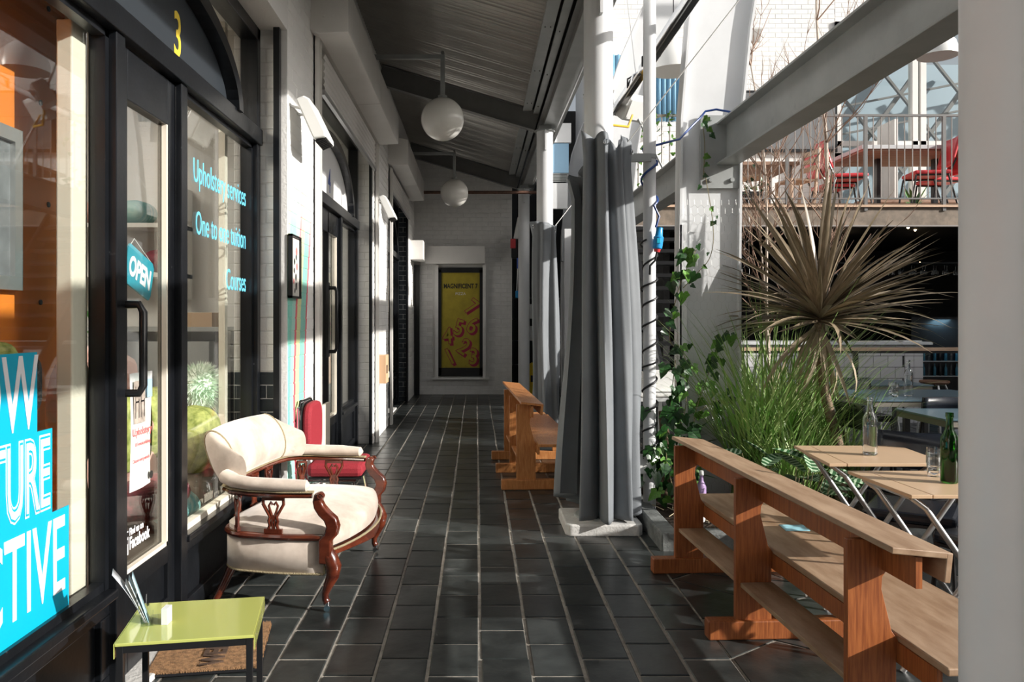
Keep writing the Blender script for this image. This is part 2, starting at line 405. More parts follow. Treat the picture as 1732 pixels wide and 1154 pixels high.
PF = -1.21; SF = -1.40      # pier face, shopfront plane
wl = struct_root('wall_left', (PF, 7, 0))
mb = MB()
for (a,b) in ((-2.5,.9),(5.1,6.03),(9.33,10.9),(14.2,15.5)): mb.box(-1.75 if a!=5.1 else -1.55, PF, a, b, -.02, 3.9)
mb.box(-1.75, PF, -2.5, 15.5, 3.9, 6.0)
mb.box(-1.75, PF, .9, 5.1, 3.3, 3.9); mb.box(-1.75, PF, 6.03, 9.33, 3.5, 3.9); mb.box(-1.75, PF, 10.9, 14.2, 3.5, 3.9)
mb.build('masonry', MORTAR, wl)
MB().box(PF-.01,PF+.0012,5.11,6.03,0,3.87).build('painted_face', MURAL, wl)
brickwall(wl, F_left(PF,5.12), .9, 0, 3.87, MURAL, parts=True, depth=.004)
brickwall(wl, Matrix(((1,0,0,-1.40),(0,-1,0,5.1),(0,0,1,0),(0,0,0,1))), .115, 1.118, 3.27, WHITEP, parts=True, bw=.115)
brickwall(wl, Matrix(((1,0,0,-1.40),(0,-1,0,5.1),(0,0,1,0),(0,0,0,1))), .115, 0, 1.118, DARKBR, parts=True, bw=.115)
brickwall(wl, F_left(PF,9.33), 1.57, 0, 3.87, WHITEP)
brickwall(wl, F_left(PF,14.2), 1.28, 0, 3.87, WHITEP)
brickwall(wl, F_back(-1.55,5.1), .15, 1.118, 3.27, WHITEP, bw=.15)
brickwall(wl, F_back(-1.55,5.1), .15, 0, 1.118, DARKBR, bw=.15)
brickwall(wl, F_back(-1.40,9.33), .19, 0, 3.44, WHITEP, bw=.19)
brickwall(wl, F_back(-1.40,14.2), .19, 0, 3.44, DARKBR, bw=.19)
# ---- end wall with brick courses
wb = struct_root('wall_back', (-.3, 15.5, 0))
MB().box(-1.75,.69,15.5,15.9,0,6).build('masonry', MORTAR, wb)
brickwall(wb, F_back(-1.21,15.5), 1.90, 0, 4.9, WHITEP, holes=((.42,1.38,.32,2.5),))
MB().box(-1.21,.69,15.47,15.5,0,.1).build('plinth', WHITEP, wb, bevel=.005)
# ---- ceiling: corrugated sheets, fascia flashing
def cz(x): return 4.1 + (.7-x)*.3
ceil = struct_root('ceiling', (0,6,4.3))
prof = []
def corr(u, v):
    y = -2.2 + u*17.8; x = -1.25 + v*1.86
    return (x, y, cz(x) + .0 + .021*math.sin(y*2*PI/.085))
MB().surf(corr, 17*14*6+200, 2).build('corrugated_sheet', mat('zinc_sheet', (.36,.35,.33), .35, .4, var=.15, vs=1.2), ceil, smooth=True)
for x0,x1,z in ((.58,.69,4.06),(.71,.78,4.02)):
    MB().box(x0,x1,-2.2,15.5,z,z+.02).build('flashing', STEEL, ceil)
for i in range(8):
    y = 4.6+i*1.25
    for x in (.61,.66,.74): MB().lathe([(.006,0),(.006,-.012)], (x,y,4.06 if x<.7 else 4.02), 8).build('screw_head', DKST, ceil)
MB().box(-1.3,1.06,-2.2,15.6,4.74,4.78).build('roof_deck', DKST, ceil)
def ibeam(mb, a, b, h, w_, t=.012):
    mb.bar(a, b, t, h); a=Vector(a); b=Vector(b); d=(b-a).normalized(); s=d.cross(Vector((0,0,1))).normalized(); up=s.cross(d)
    for k in (1,-1): mb.bar(a+up*k*h/2, b+up*k*h/2, w_, t)
nm = ['nearest','second','third','farthest']
for i,y in enumerate((5.6,10.0,14.4)):
    mb = MB(); ibeam(mb, (-1.21,y,cz(-1.21)-.15), (.76,y,cz(.76)-.15), .24, .10); 
    o = mb.build('roof_rafter', DKST); tag(o, 'sloping dark grey roof rafter, '+['above the heater and mural pier','just behind the nearer globe lamp','between the farther globe and end wall'][i], 'beam', 'rafters under the corridor roof')
g = thing('eaves_beam', 'long grey steel eaves beam carried on the round columns', 'beam', (.9,6,3.86))
MB().box(.84,1.06,-2.2,15.6,3.87,3.885).build('soffit_plate', STEEL, g)
MB().box(.84,.852,-2.2,15.6,3.885,4.1).build('web', DKST, g)
MB().box(1.05,1.06,-2.2,15.6,3.885,4.74).build('web', PALE, g)
MB().box(.79,.84,-2.2,15.6,3.95,3.96).build('ledge', DKST, g)
MB().box(-.9,1.2,14.2,14.24,3.66,3.70).build('dummy', PIPE) if 0 else None
p = MB().cyl((-1.2,14.1,3.7),(1.6,14.1,3.7),.028).build('rusty_pipe', PIPE, smooth=True); tag(p,'thin rusty brown pipe crossing high in front of the end wall','pipe')
p = MB().tube([(1.0,-1,3.83),(1.0,14,3.83)],.011,8).build('conduit', ALU, smooth=True); tag(p,'thin metal conduit along the underside of the eaves beam','conduit')

# ---- round columns
def column(y, label, base=True):
    t = thing('round_column', label, 'column', (.855,y,0), 0, 'white round steel columns')
    MB().lathe([(.102,.10 if base else 0),(.102,3.80)],(.855,y,0),40).build('shaft', PALE, t, smooth=True)
    MB().lathe([(.13,3.80),(.13,3.815)],(.855,y,0),24).build('cap_plate', STEEL, t)
    MB().box(.845,.865,y-.15,y-.10,3.55,3.80).build('gusset', PALE, t); MB().box(.78,.93,y-.08,y+.08,3.80,3.87).build('bracket', STEEL, t)
    if base:
        pl = [(.63,y-.25),(1.09,y-.25),(1.12,y-.22),(1.12,y+.24),(.60,y+.24),(.60,y-.21)]
        MB().prism(pl,'z',-.01,.075).build('concrete_pad', CONC, t, bevel=.012)
        MB().lathe([(.17,.075),(.17,.088),(.16,.092)],(.855,y,0),32).build('base_plate', STEEL, t)
    return t
column(1.22,'very near round column, cut by the frame edge')
column(5.6,'white round column inside the big grey curtain, on a concrete pad')
column(10.0,'white round column behind the small pale grey curtain')
column(14.4,'farthest round column, beside the end wall corner')

# ---- curved portal frames
def frx(z):
    pts = [(0,1.60),(2,1.60),(3.04,1.612),(4,1.69),(4.76,1.84),(5.14,2.0),(5.7,2.25),(6.4,2.75),(7.0,3.35),(7.5,4.1)]
    for (a,xa),(b,xb) in zip(pts,pts[1:]):
        if z <= b: t=(z-a)/(b-a); return xa+t*(xb-xa)
    return pts[-1][1]
zs = [0,1,2,2.6,3.04,3.4,3.8,4.2,4.6,5,5.4,5.7,6.1,6.5,6.9,7.3,7.5]
def frame(y, label):
    t = thing('portal_frame', label, 'column', (1.85,y,0), 0, 'curved white portal frames')
    def nrm(z):
        dx=(frx(z+.1)-frx(z-.1))/.2; l=math.hypot(dx,1); return (1/l,-dx/l)
    L_ = [(frx(z),z) for z in zs]; Rr = [(frx(z)+nrm(z)[0]*(.49+.02*max(0,z-3)), z+nrm(z)[1]*.49) for z in zs]
    mb = MB()
    for i in range(len(zs)-1):
        mb.prism([L_[i],Rr[i],Rr[i+1],L_[i+1]],'y',y,y+.014)
    mb.build('web', PALE, t)
    for S,sg in ((L_,1),(Rr,-1)):
        mb = MB()
        for i in range(len(zs)-1):
            a,b=S[i],S[i+1]; mb.prism([a,(a[0]+.018*sg,a[1]),(b[0]+.018*sg,b[1]),b],'y',y-.055,y+.105)
        mb.build('flange', PALE, t)
    if y < 7:
        MB().box(1.605,1.66,y-.055,y-.045,0,2.2).build('edge_strip', PALE, t)
    return t
frame(6.35,'big white curved steel frame nearest, ivy climbing its foot')
frame(10.75,'white curved steel frame rising behind the big grey curtain')
frame(15.15,'farthest white curved steel frame, seen between the two curtains')

# ---- long I-beam along the courtyard edge
bt = thing('tie_beam', 'long grey steel I-beam bolted to the nearest curved frame, running overhead toward the viewer', 'beam', (1.98,3,2.68))
def rib(y0,y1,t):
    MB().box(1.90,2.07,y0,y1,2.676,2.692).build('flange', STEEL, t, bevel=.003); MB().box(1.90,2.07,y0,y1,2.994,3.01).build('flange', STEEL, t, bevel=.003)
    MB().box(1.978,1.990,y0,y1,2.692,2.994).build('web', STEEL, t)
rib(-1.5,6.32,bt)
MB().box(1.77,2.10,6.315,6.335,2.49,3.07).build('end_plate', STEEL, bt, bevel=.003)
for x in (1.85,2.02):
    for z in (2.555,3.04):
        MB().cyl((x,6.32,z),(x,6.295,z),.018,n=6).build('bolt', STEEL, bt)
bt2 = thing('tie_beam', 'second length of grey I-beam running on behind the nearest curved frame', 'beam', (1.98,8,2.68)); rib(6.37,10.7,bt2)
bt3 = thing('bracket', 'white angle bracket bolted on the farthest curved frame', 'bracket', (1.6,15.1,2.9))
MB().box(1.60,1.62,14.95,15.1,2.55,3.15).build('plate', PALE, bt3); MB().box(1.60,1.95,15.0,15.1,2.55,2.58).build('foot', PALE, bt3); MB().box(1.62,1.95,15.05,15.07,2.8,2.84).build('web', PALE, bt3)

# ================================================================ SHOPFRONTS
def arch_pts(c, a, b, z0, n=24): return [(c+a*math.cos(PI*i/n), z0+b*math.sin(PI*i/n)) for i in range(n+1)]
def ring(mb, c, a, b, z0, wd, x0, x1, n=24):
    o = arch_pts(c,a,b,z0,n); i_ = arch_pts(c,a-wd,b-wd,z0,n)
    for k in range(n): mb.prism([o[k],o[k+1],i_[k+1],i_[k]],'x',x0,x1)
def frame_trim(name, boxes, m=BLACK, bevel=.004):
    mb = MB()
    for b in boxes: mb.box(*b)
    o = mb.build(name, m, bevel=bevel); o['kind']='structure'; return o
def shop(y0, y1, head, doorrange, trans, ac, aa, ab, tym_m, wn, dn, dadoz=.42):
    # outer frame
    d0, d1 = doorrange
    fr = struct_root('trim_%d' % wn[0], (SF, (y0+y1)/2, 0))
    def pc(nm_, *b, bv=.004): return MB().box(*b).build(nm_, BLACK, fr, bevel=bv)
    pc('jamb', SF-.09,SF+.02,y1-.07,y1,0,head); pc('jamb', SF-.09,SF+.02,y0,y0+.07,0,head)
    pc('mullion', SF-.09,SF+.02,d0-.08,d0,0,trans); pc('mullion', SF-.09,SF+.02,d1,d1+.08,0,trans)
    pc('transom', SF-.09,SF+.035,y0,y1,trans,trans+.10); pc('head', SF-.09,SF+.02,y0,y1,head-.08,head)
    mb = MB(); ring(mb, ac, aa, ab, trans+.09, .08, SF-.07, SF+.05); mb.build('arch_moulding', BLACK, fr, smooth=True)
    MB().prism(arch_pts(ac,aa-.07,ab-.07,trans+.09),'x',SF-.05,SF-.02).build('tympanum', tym_m, fr)
    # glass above
    g = MB().box(SF-.04,SF-.034,y0+.05,y1-.05,trans+.1,head-.05).build('fanlight_pane', GLASS, fr)
    # windows with dado
    for (a,b,num) in ((y0+.07,d0-.08,wn[0]),(d1+.08,y1-.07,wn[1])):
        w_ = struct_root('window_%d' % num, (SF,(a+b)/2,dadoz))
        MB().box(SF-.045,SF-.039,a,b,dadoz,trans).build('pane', GLASS, w_)
        for bb in ((a,a+.03,dadoz,trans),(b-.03,b,dadoz,trans)):
            MB().box(SF-.06,SF-.01,bb[0],bb[1],bb[2],bb[3]).build('bead', BLACK, w_)
        MB().box(SF-.06,SF-.01,a,b,trans-.03,trans).build('bead', BLACK, w_); MB().box(SF-.06,SF-.015,a,b,dadoz,dadoz+.03).build('bead', CREAM if num==2 else BLACK, w_)
        MB().box(SF-.09,SF+.03,a,b,dadoz-.035,dadoz).build('sill', BLACK, w_, bevel=.006)
        MB().box(SF-.07,SF-.03,a,b,0,dadoz-.03).build('dado_panel', BLACK, w_)
        for bb in ((a,b,.0,.09),(a,b,dadoz-.10,dadoz-.035),(a,a+.07,.09,dadoz-.1),(b-.07,b,.09,dadoz-.1)):
            MB().box(SF-.05,SF-.005,*bb).build('dado_rail', BLACK, w_, bevel=.006)
    # door
    dr = struct_root('door_%d' % dn, (SF,(d0+d1)/2,0))
    s = .085
    for bb in ((d0+.005,d0+s,.02,trans-.01),(d1-s,d1-.005,.02,trans-.01)):
        MB().box(SF-.06,SF-.01,*bb).build('stile', BLACK, dr, bevel=.004)
    for bb in ((.02,.18),(dadoz-.08,dadoz),(trans-.22,trans-.01)):
        MB().box(SF-.06,SF-.01,d0+s,d1-s,bb[0],bb[1]).build('rail', BLACK, dr, bevel=.004)
    MB().box(SF-.05,SF-.03,d0+s,d1-s,.1,dadoz-.06).build('kick_panel', BLACK, dr)
    MB().box(SF-.04,SF-.034,d0+s,d1-s,dadoz,trans-.2).build('pane', GLASS, dr)
    for bb in ((d0+s,d1-s,dadoz,dadoz+.018),(d1-s-.015,d1-s,dadoz,trans-.2)):
        MB().box(SF-.034,SF-.012,*bb).build('putty_bead', CREAM, dr)
    return fr, dr
TYM3 = mat('tympanum_grey', (.030,.036,.043), .35, dirt=(.1,.11,.12), ds=12, dthr=.72)
fr3, dr3 = shop(.9, 5.1, 3.3, (3.14,3.735), 2.56, 3.50, 1.13, .47, TYM3, (1,2), 1)
TYM4 = mat('tympanum_white', (.78,.78,.78), .4)
fr4, dr4 = shop(6.03, 9.33, 3.5, (7.05,8.15), 2.50, 7.62, 1.25, .62, TYM4, (3,4), 2, .50)
fr5, dr5 = shop(10.9, 14.2, 3.5, (11.9,12.9), 2.50, 12.5, 1.25, .62, TYM3, (5,6), 3, .50)
MB().box(SF-.06,SF-.01,7.58,7.62,.02,2.49).build('meeting_stile', BLACK, dr4)
def handle(x, y, z0, z1, par, out=.075, r=.014, dy=0):
    MB().tube([(x,y+dy*1.2,z0),(x+out*.8,y+dy*.3,z0),(x+out,y,z0+.03),(x+out,y,z1-.03),(x+out*.8,y+dy*.3,z1),(x,y+dy*1.2,z1)], r, 12).build('pull_handle', BLKM, par, smooth=True)
handle(SF, 3.15, 1.16, 1.51, dr3, .085, .016, 0)
handle(SF, 7.53, 1.15, 1.75, dr4, .08, .018); MB().box(SF-.01,SF+.01,7.49,7.57,1.1,1.8).build('handle_plate', BLKM, dr4)
text('3','door_number', YELL, on_left(SF-.019,3.79,2.70), fr3, .30, xs=.72, off=.004, align='CENTER')
text('4','door_number', BLUE, on_left(SF-.019,7.70,2.68), fr4, .33, xs=.8, off=.004, align='CENTER')
for i,(s_,z) in enumerate((('Upholstery services',2.155),('One to one tuition',1.89),('Courses',1.625))):
    text(s_,'window_lettering', TXTC, on_left(SF-.036,4.97,z), bpy.data.objects['window_2'], .175, xs=.66, align='RIGHT')
# threshold stones
for i,(a,b) in enumerate(((2.9,3.9),(6.9,8.25),(11.8,13))):
    o = MB().box(SF-.1,SF+.10,a,b,-.02,.022).build('trim_%d' % (20+i), CONC, bevel=.008); o['kind']='structure'
# black shutter guide strips and white channel
for y,x0,x1,m in ((5.06,-1.285,-1.245,BLACK),(9.29,-1.25,-1.215,BLACK),(14.16,-1.25,-1.215,BLACK)):
    o = MB().box(x0,x1,y-.02,y+.03,0,3.3).build('trim_%d' % (30+int(y)), m, bevel=.003); o['kind']='structure'
for y in (5.90,9.42,11.0):
    t = thing('shutter_guide', {5.90:'white upright shutter channel at the mural pier edge',9.42:'white upright shutter channel beyond the white arch shopfront',11.0:'white upright shutter channel beside the farthest dark doorway'}[y],'shutter guide',(PF,y,0),0,'white shutter channels')
    MB().box(PF+.007,PF+.05,y,y+.012,0,3.55).build('channel_side', WHITES, t); MB().box(PF+.007,PF+.05,y+.085,y+.097,0,3.55).build('channel_side', WHITES, t)
    MB().box(PF+.007,PF+.016,y,y+.09,0,3.55).build('channel_web', WHITES, t)
# shutter boxes with lowered curtain slats
def shutter(y0, y1, z0, z1, label):
    t = thing('shutter_box', label, 'roller shutter', (-1.07,(y0+y1)/2,z0), 0, 'white roller shutter boxes over the shopfronts')
    poly = [(PF,z0+.02),(-1.15,z0-.01),(-.93,z0),(-.93,z1),(PF,z1+.06)]
    ym = (y0*.48+y1*.52)
    mb = MB(); mb.prism([(p[0],p[1]) for p in poly],'y',y0,ym-.004); mb.build('housing', WHITES, t, bevel=.006)
    MB().prism(poly,'y',ym+.004,y1).build('housing', WHITES, t, bevel=.006)
    for k in range(2): MB().cyl((-1.05-.06*k,y0-.001,z0+.12),(-1.05-.06*k,y0-.006,z0+.12),.010,n=8).build('rivet', WHITES, t)
    for k in range(6):
        z = z0-.02-.052*k
        MB().surf(lambda u,v,z=z: (PF+.03+.012*math.sin(PI*v), y0+.35+u*(y1-y0-.62), z-.05*v), 2, 5).build('slat', WHITES, t, solid=.002)
    MB().box(PF+.02,PF+.05,y0+.3,y1-.25,z0-.37,z0-.33).build('bottom_rail', ALU, t)
shutter(5.8,9.5,3.54,3.87,'white roller shutter box over the white arch with the blue number')
shutter(10.85,14.15,3.56,3.90,'white roller shutter box over the farthest dark doorway')
# wall heaters
def heater(y, z, s, label):
    t = thing('wall_heater', label, 'heater', (PF,y,z), 0, 'white wall heaters')
    M = Matrix.Translation((PF+.14,y,z)) @ Matrix.Rotation(R(-24),4,'Y') @ Matrix.Scale(s,4)
    mb = MB().prism([(-.05,-.17),(.045,-.20),(.06,-.16),(.05,.13),(.02,.17),(-.05,.17)],'y',-.19,.19,M); mb.build('body', WHITEPL, t, bevel=.01)
    for k in range(7): MB().box(-.045,.045,-.16+.047*k,-.13+.047*k,-.199,-.18,M).build('grille_slot', BLKM, t)
    MB().box(.049,.053,-.12,.12,-.05,.08,M).build('face_panel', CREAM, t); MB().box(.053,.056,.13,.16,-.13,-.11,M).build('warning_mark', REDV, t)
    MB().bar((PF,y-.1,z+.08),(PF+.12,y-.1,z+.05),.03,.012).build('arm', WHITEPL, t); MB().bar((PF,y+.1,z+.08),(PF+.12,y+.1,z+.05),.03,.012).build('arm', WHITEPL, t)
heater(5.28,2.76,.82,'white slatted wall heater above the framed picture on the mural pier')
heater(9.62,2.80,.82,'small white wall heater beyond the white arch shopfront')
# globes
def globe(x, y, z, r, label):
    t = thing('globe_lamp', label, 'lamp', (x,y,z), 0, 'white globe lamps on wall arms')
    MB().ball((x,y,z),r,40,24).build('globe', GLOBE, t, smooth=True)
    MB().lathe([(.045,r-.012),(.045,r+.02),(.02,r+.03)],(x,y,z),20).build('collar', STEEL, t, smooth=True)
    MB().box(x-.022,x+.022,y-.022,y+.022,z+r+.01,z+.62).build('drop_bar', STEEL, t, bevel=.004)
    MB().box(PF,x+.022,y-.02,y+.02,z+.60,z+.645).build('arm', STEEL, t, bevel=.004)
    MB().cyl((x,y-.03,z+.66),(x,y+.03,z+.66),.018,n=10).build('end_bolt', DKST, t)
globe(-.34,8.0,3.46,.215,'nearer white glass globe lamp hanging from a wall arm')
globe(-.35,12.6,3.45,.22,'farther, smaller looking globe lamp above the end wall poster')
# end wall: poster window, boxes
t = struct_root('window_7',(-.32,15.46,.35))
for b in ((-.80,-.74,.32,2.50),(.12,.18,.32,2.50)): MB().box(b[0],b[1],15.40,15.5,b[2],b[3]).build('casing', WHITEP, t)
for b in ((-.74,-.68,.38,2.42),(.06,.12,.38,2.42),(-.74,.12,2.36,2.46),(-.74,.12,.36,.52)): MB().box(b[0],b[1],15.42,15.5,b[2],b[3]).build('sash', BLACK, t)
MB().box(-.86,.24,15.36,15.5,.30,.34).build('sill', WHITEP, t)
POSTY = mat('yellow_poster_print', (.42,.33,.025), .5, var=.12, vs=6); POSTR = mat('crimson_print', (.33,.01,.05), .5); POSTL = mat('poster_outline', (.62,.46,.06), .5)
ps = MB().box(-.69,.07,15.46,15.475,.50,2.38).build('poster', POSTY); tag(ps,'yellow pizza poster with crimson numbers in the end wall window','poster')
text('MAGNIFICENT 7','poster_title', BLKM, on_back(-.31,15.458,2.06), ps, .125, xs=.72, off=.004, align='CENTER')
text('PIZZA','poster_word', TXTW, on_back(-.31,15.458,1.93), ps, .07, xs=1.05, align='CENTER')
for ch,(cx,cz_),rot in (('7',(-.09,1.70),-36),('6',(-.08,1.34),-24),('5',(-.34,1.30),-14),('4',(-.56,1.14),4),('2',(-.24,.93),-34),('3',(-.06,.74),-4),('1',(-.52,.74),26)):
    def put(dx,dz,m,off,nm_,d):
        M = on_back(cx+dx,15.458-d,cz_+dz) @ Matrix.Rotation(R(rot),4,'Z')
        text(ch,nm_, m, M @ Matrix.Translation((0,-.15,0)), ps, .44, xs=.85, off=off, align='CENTER')
    put(.035,-.03,POSTR,.018,'number_shadow',0); put(0,0,POSTR,.016,'number_outline',.001); put(0,0,POSTY,.004,'number',.002)
o = MB().box(-.98,.16,15.22,15.49,2.52,2.86).build('shutter_box', WHITES, bevel=.006); tag(o,'white shutter box above the pizza poster on the end wall','roller shutter')
o = MB().box(-1.21,-.97,14.55,15.15,2.55,2.90).build('junction_box', WHITES, bevel=.006); tag(o,'white box on the side wall where it meets the end wall','box')
o = MB().box(-1.20,-1.10,15.35,15.47,0,2.5).build('trim_40', BLACK); o['kind']='structure'
# ================================================================ SHOP INTERIORS
INW = mat('interior_white', (.62,.61,.58), .7, bump=.2, bs=60); INF = mat('interior_floor', (.09,.075,.06), .5)
ORNG = mat('orange_board', (.66,.19,.02), .55, var=.06, vs=3)
r3 = struct_root('wall_interior',(-3,3,0))
for nm_,b,m in (('far_wall',(-5.0,-4.9,-1,6.0,0,3.9),INW),('end_wall',(-5.0,-1.55,5.92,6.0,0,3.9),INW),('near_wall',(-5.0,-1.75,-1.1,-1,0,3.9),INW),('ceiling_panel',(-5.0,-1.6,-1,5.95,3.7,3.8),INW),('floor_board',(-5.0,-1.5,-1,5.95,-.02,.01),INF),
   ('cafe_far_wall',(-4.6,-4.5,6.0,9.7,0,3.9),INW),('cafe_end_wall',(-4.6,-1.75,9.6,9.7,0,3.9),INW),('cafe_ceiling',(-4.6,-1.6,6.0,9.7,3.7,3.8),INW),('cafe_floor',(-4.6,-1.5,6.0,9.7,-.02,.01),INF),
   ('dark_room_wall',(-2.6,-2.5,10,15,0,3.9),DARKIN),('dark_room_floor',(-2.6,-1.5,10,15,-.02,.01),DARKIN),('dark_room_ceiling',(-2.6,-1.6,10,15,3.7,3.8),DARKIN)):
    MB().box(*b).build(nm_, m, r3)
o = MB().box(-1.60,-1.56,4.95,5.0,0,3.3).build('trim_50', CREAM); o['kind']='structure'
o = MB().box(-1.55,-1.49,2.94,3.06,.30,2.56).build('trim_51', CREAM, bevel=.006); o['kind']='structure'
t = thing('display_board','orange peg board standing behind the first shop window','board',(-1.9,2.2,.42))
MB().box(-1.78,-1.75,1.0,3.39,.28,3.4).build('board', ORNG, t)
MB().box(-1.79,-1.73,3.39,3.52,.28,3.4).build('edge_post', CREAM, t)
for i in range(5):
    for j in range(7): MB().cyl((-1.751,1.60+.40*i+.06*(j%2),.72+.40*j),(-1.745,1.60+.40*i+.06*(j%2),.72+.40*j),.011,n=10).build('peg_hole', BLKM, t)
t = thing('picture_frame','silver grey framed panel hanging on the orange board','picture',(-1.9,2.0,1.6))
for b in ((2.96,3.01,1.56,2.16),(2.3,2.35,1.56,2.16),(2.35,2.96,1.56,1.61),(2.35,2.96,2.11,2.16)): MB().box(-1.748,-1.71,*b).build('frame_side', ALU, t)
MB().box(-1.747,-1.73,2.35,2.96,1.61,2.11).build('panel', mat('grey_photo',(.16,.17,.18),.4,var=.4,vs=4), t)
# cyan poster on the inside of the first window: three stepped blocks
po = thing('window_poster','big cyan stepped poster with white capitals on the first shop window','poster',(-1.44,2.4,.45))
XF = SF-.030
for y1,z0,z1 in ((2.598,1.085,1.345),(2.69,.80,1.085),(2.80,.45,.80)):
    MB().box(XF-.004,XF,1.35,y1,z0,z1).build('panel', CYAN, po)
def ptxt(s_, y1, z, h, xs, nm_='lettering', m=TXTW, off=0, d=.001): return text(s_, nm_, m, on_left(XF+d,y1,z), po, h, xs=xs, off=off, align='RIGHT')
ptxt('NOW', 2.60, 1.105, .335, .56, off=.003)
for m_,off,d in ((TXTW,.012,.001),(CYAN,.0055,.0018),(TXTW,-.002,.0026)): ptxt('FUTURE', 2.675, .83, .335, .42, m=m_, off=off, d=d)
ptxt('ACTIVE', 2.775, .52, .37, .50, off=.003)
# OPEN sign hanging in the door
t = thing('open_sign','teal OPEN sign hanging tilted behind the door glass','sign',(-1.46,3.4,1.6))
Ms = on_left(-1.475,3.49,1.655) @ Matrix.Rotation(R(-17),4,'Z') @ Matrix.Diagonal((1.05,1.25,1,1))
pl=[(-.13,-.055),(-.11,-.07),(.115,-.07),(.13,-.05),(.13,.055),(.11,.07),(-.12,.07),(-.135,.05)]
MB().prism(pl,'z',-.004,.004,Ms).build('board', TEAL, t)
text('OPEN','lettering', TXTW, Ms @ Matrix.Translation((0,-.032,.005)), t, .095, xs=.88, off=.004, align='CENTER')
MB().tube([Ms@Vector((-.11,.07,0)),(-1.475,3.44,1.80),Ms@Vector((.11,.07,0))],.0015,5).build('string', WHITEPL, t)
# class flyer and stickers on the door
t = thing('class_flyer','white upholstery class flyer taped on the door glass','poster',(-1.43,3.3,.8))
Mf = on_left(-1.432,3.20,.80)
FLY = mat('flyer_paper',(.76,.76,.75),.5)
MB().surf(lambda u,v:(-1.436+.006*math.sin(u*4+v*3),3.225+u*.20,.78+v*.44),10,10).build('paper', FLY, t, smooth=True)
MB().box(-1.429,-1.428,3.25,3.35,1.03,1.19).build('photo', mat('flyer_photo',(.42,.36,.31),.5,var=.4,vs=20), t)
MB().box(-1.429,-1.428,3.37,3.415,1.12,1.19).build('logo_block', mat('pale_blue_print',(.35,.55,.75),.5), t)
for y_ in (3.262,3.31):
    MB().box(-1.4275,-1.427,y_,y_+.004,1.05,1.17).box(-1.4275,-1.427,y_+.028,y_+.032,1.05,1.12).box(-1.4275,-1.427,y_,y_+.03,1.108,1.114).box(-1.4275,-1.427,y_,y_+.03,1.15,1.154).build('printed_chair', BLKM, t)
PINKT = mat('pink_print',(.75,.16,.16),.5)
text('Upholstery','heading',PINKT,on_left(-1.427,3.236,.985),t,.042,xs=.9)
text('& French polishing','line',PINKT,on_left(-1.427,3.26,.945),t,.02,xs=.9)
text('Classes every month','line',PINKT,on_left(-1.427,3.236,.885),t,.02,xs=.9)
MB().cyl((-1.428,3.405,.815),(-1.426,3.405,.815),.015,n=20).build('round_mark',BLKM,t)
t.location=(-1.43,3.385,.755); t.scale=(1,1.12,1.12)
t = thing('social_media_sticker','white social media stickers at the foot of the door glass','sticker',(-1.43,3.4,.5))
xs_=-1.430
def rr(mb,y0,y1,z0,z1,x0=xs_,x1=xs_+.001,r=.012):
    p=[(y0+r,z0),(y1-r,z0),(y1,z0+r),(y1,z1-r),(y1-r,z1),(y0+r,z1),(y0,z1-r),(y0,z0+r)]; return mb.prism(p,'x',x0,x1)
rr(MB(),3.165,3.215,.50,.63).build('rounded_square',TXTW,t); rr(MB(),3.175,3.205,.515,.615,xs_+.001,xs_+.0015,.008).build('inner_square',BLKM,t)
rr(MB(),3.235,3.275,.50,.585,r=.002).build('square',TXTW,t)
text('f','letter_mark',BLKM,on_left(xs_+.0015,3.25,.502),t,.11,xs=.7,off=.003)
text('Find us on','line',TXTW,on_left(xs_,3.285,.565),t,.036,xs=.8,off=.001); text('Facebook','line',TXTW,on_left(xs_,3.285,.515),t,.062,xs=.72,off=.0018)
t.location=(-1.43,3.42,.485); t.scale=(1,1.15,1.15)
# things in the window display
PINK = mat('pink_upholstery',(.66,.36,.30),.75,var=.08,vs=4,sheen=.4); PATT = mat('green_patterned_cloth',(.50,.52,.16),.8,col2=(.16,.20,.03),vs=22); FLEECE = mat('mint_fleece',(.62,.82,.62),.9,col2=(.80,.84,.74),vs=8,sheen=.6)
REDC = mat('wine_patterned_cloth',(.25,.03,.05),.7,col2=(.10,.02,.03),vs=60); STRP = mat('teal_striped_cloth',(.10,.34,.36),.8,col2=(.35,.50,.45),vs=3,stretch=(1,14,1)); TAUP = mat('taupe_cloth',(.27,.23,.19),.8,var=.2,vs=6)
t = thing('window_platform','dark low display platform behind the shop windows','platform',(-2.2,3,.3)); MB().box(-2.7,-1.6,.8,5.0,.06,.28).build('deck', INF, t); 
for y_ in (1,3,4.8): MB().box(-2.6,-1.7,y_,y_+.06,0,.06).build('bearer', INF, t)
def pillow(c, d, rot, m, name, label, cat='cushion', grp=None, n_=2.6):
    M = Matrix.Translation(c) @ Euler([R(a) for a in rot]).to_matrix().to_4x4()
    mb = MB()
    def f(u,v):
        a=2*PI*u; t_=PI*v-PI/2; s=lambda x,e:math.copysign(abs(x)**e,x)
        e=.45; r=s(math.cos(t_),.75)
        return M@Vector((d[0]/2*r*s(math.cos(a),e), d[1]/2*r*s(math.sin(a),e), d[2]/2*math.sin(t_)))
    mb.surf(f,28,12,True)
    o = mb.build(name,m,smooth=True); tag(o,label,cat,grp); return o
t = thing('armchair','pink upholstered wing chair behind the door glass','armchair',(-2.15,4.75,.28))
MB().prism([(4.25,.95),(4.42,1.22),(4.72,1.32),(5.1,1.2),(5.2,.7),(4.3,.7)],'x',-2.30,-2.15).build('back', PINK, t, bevel=.05)
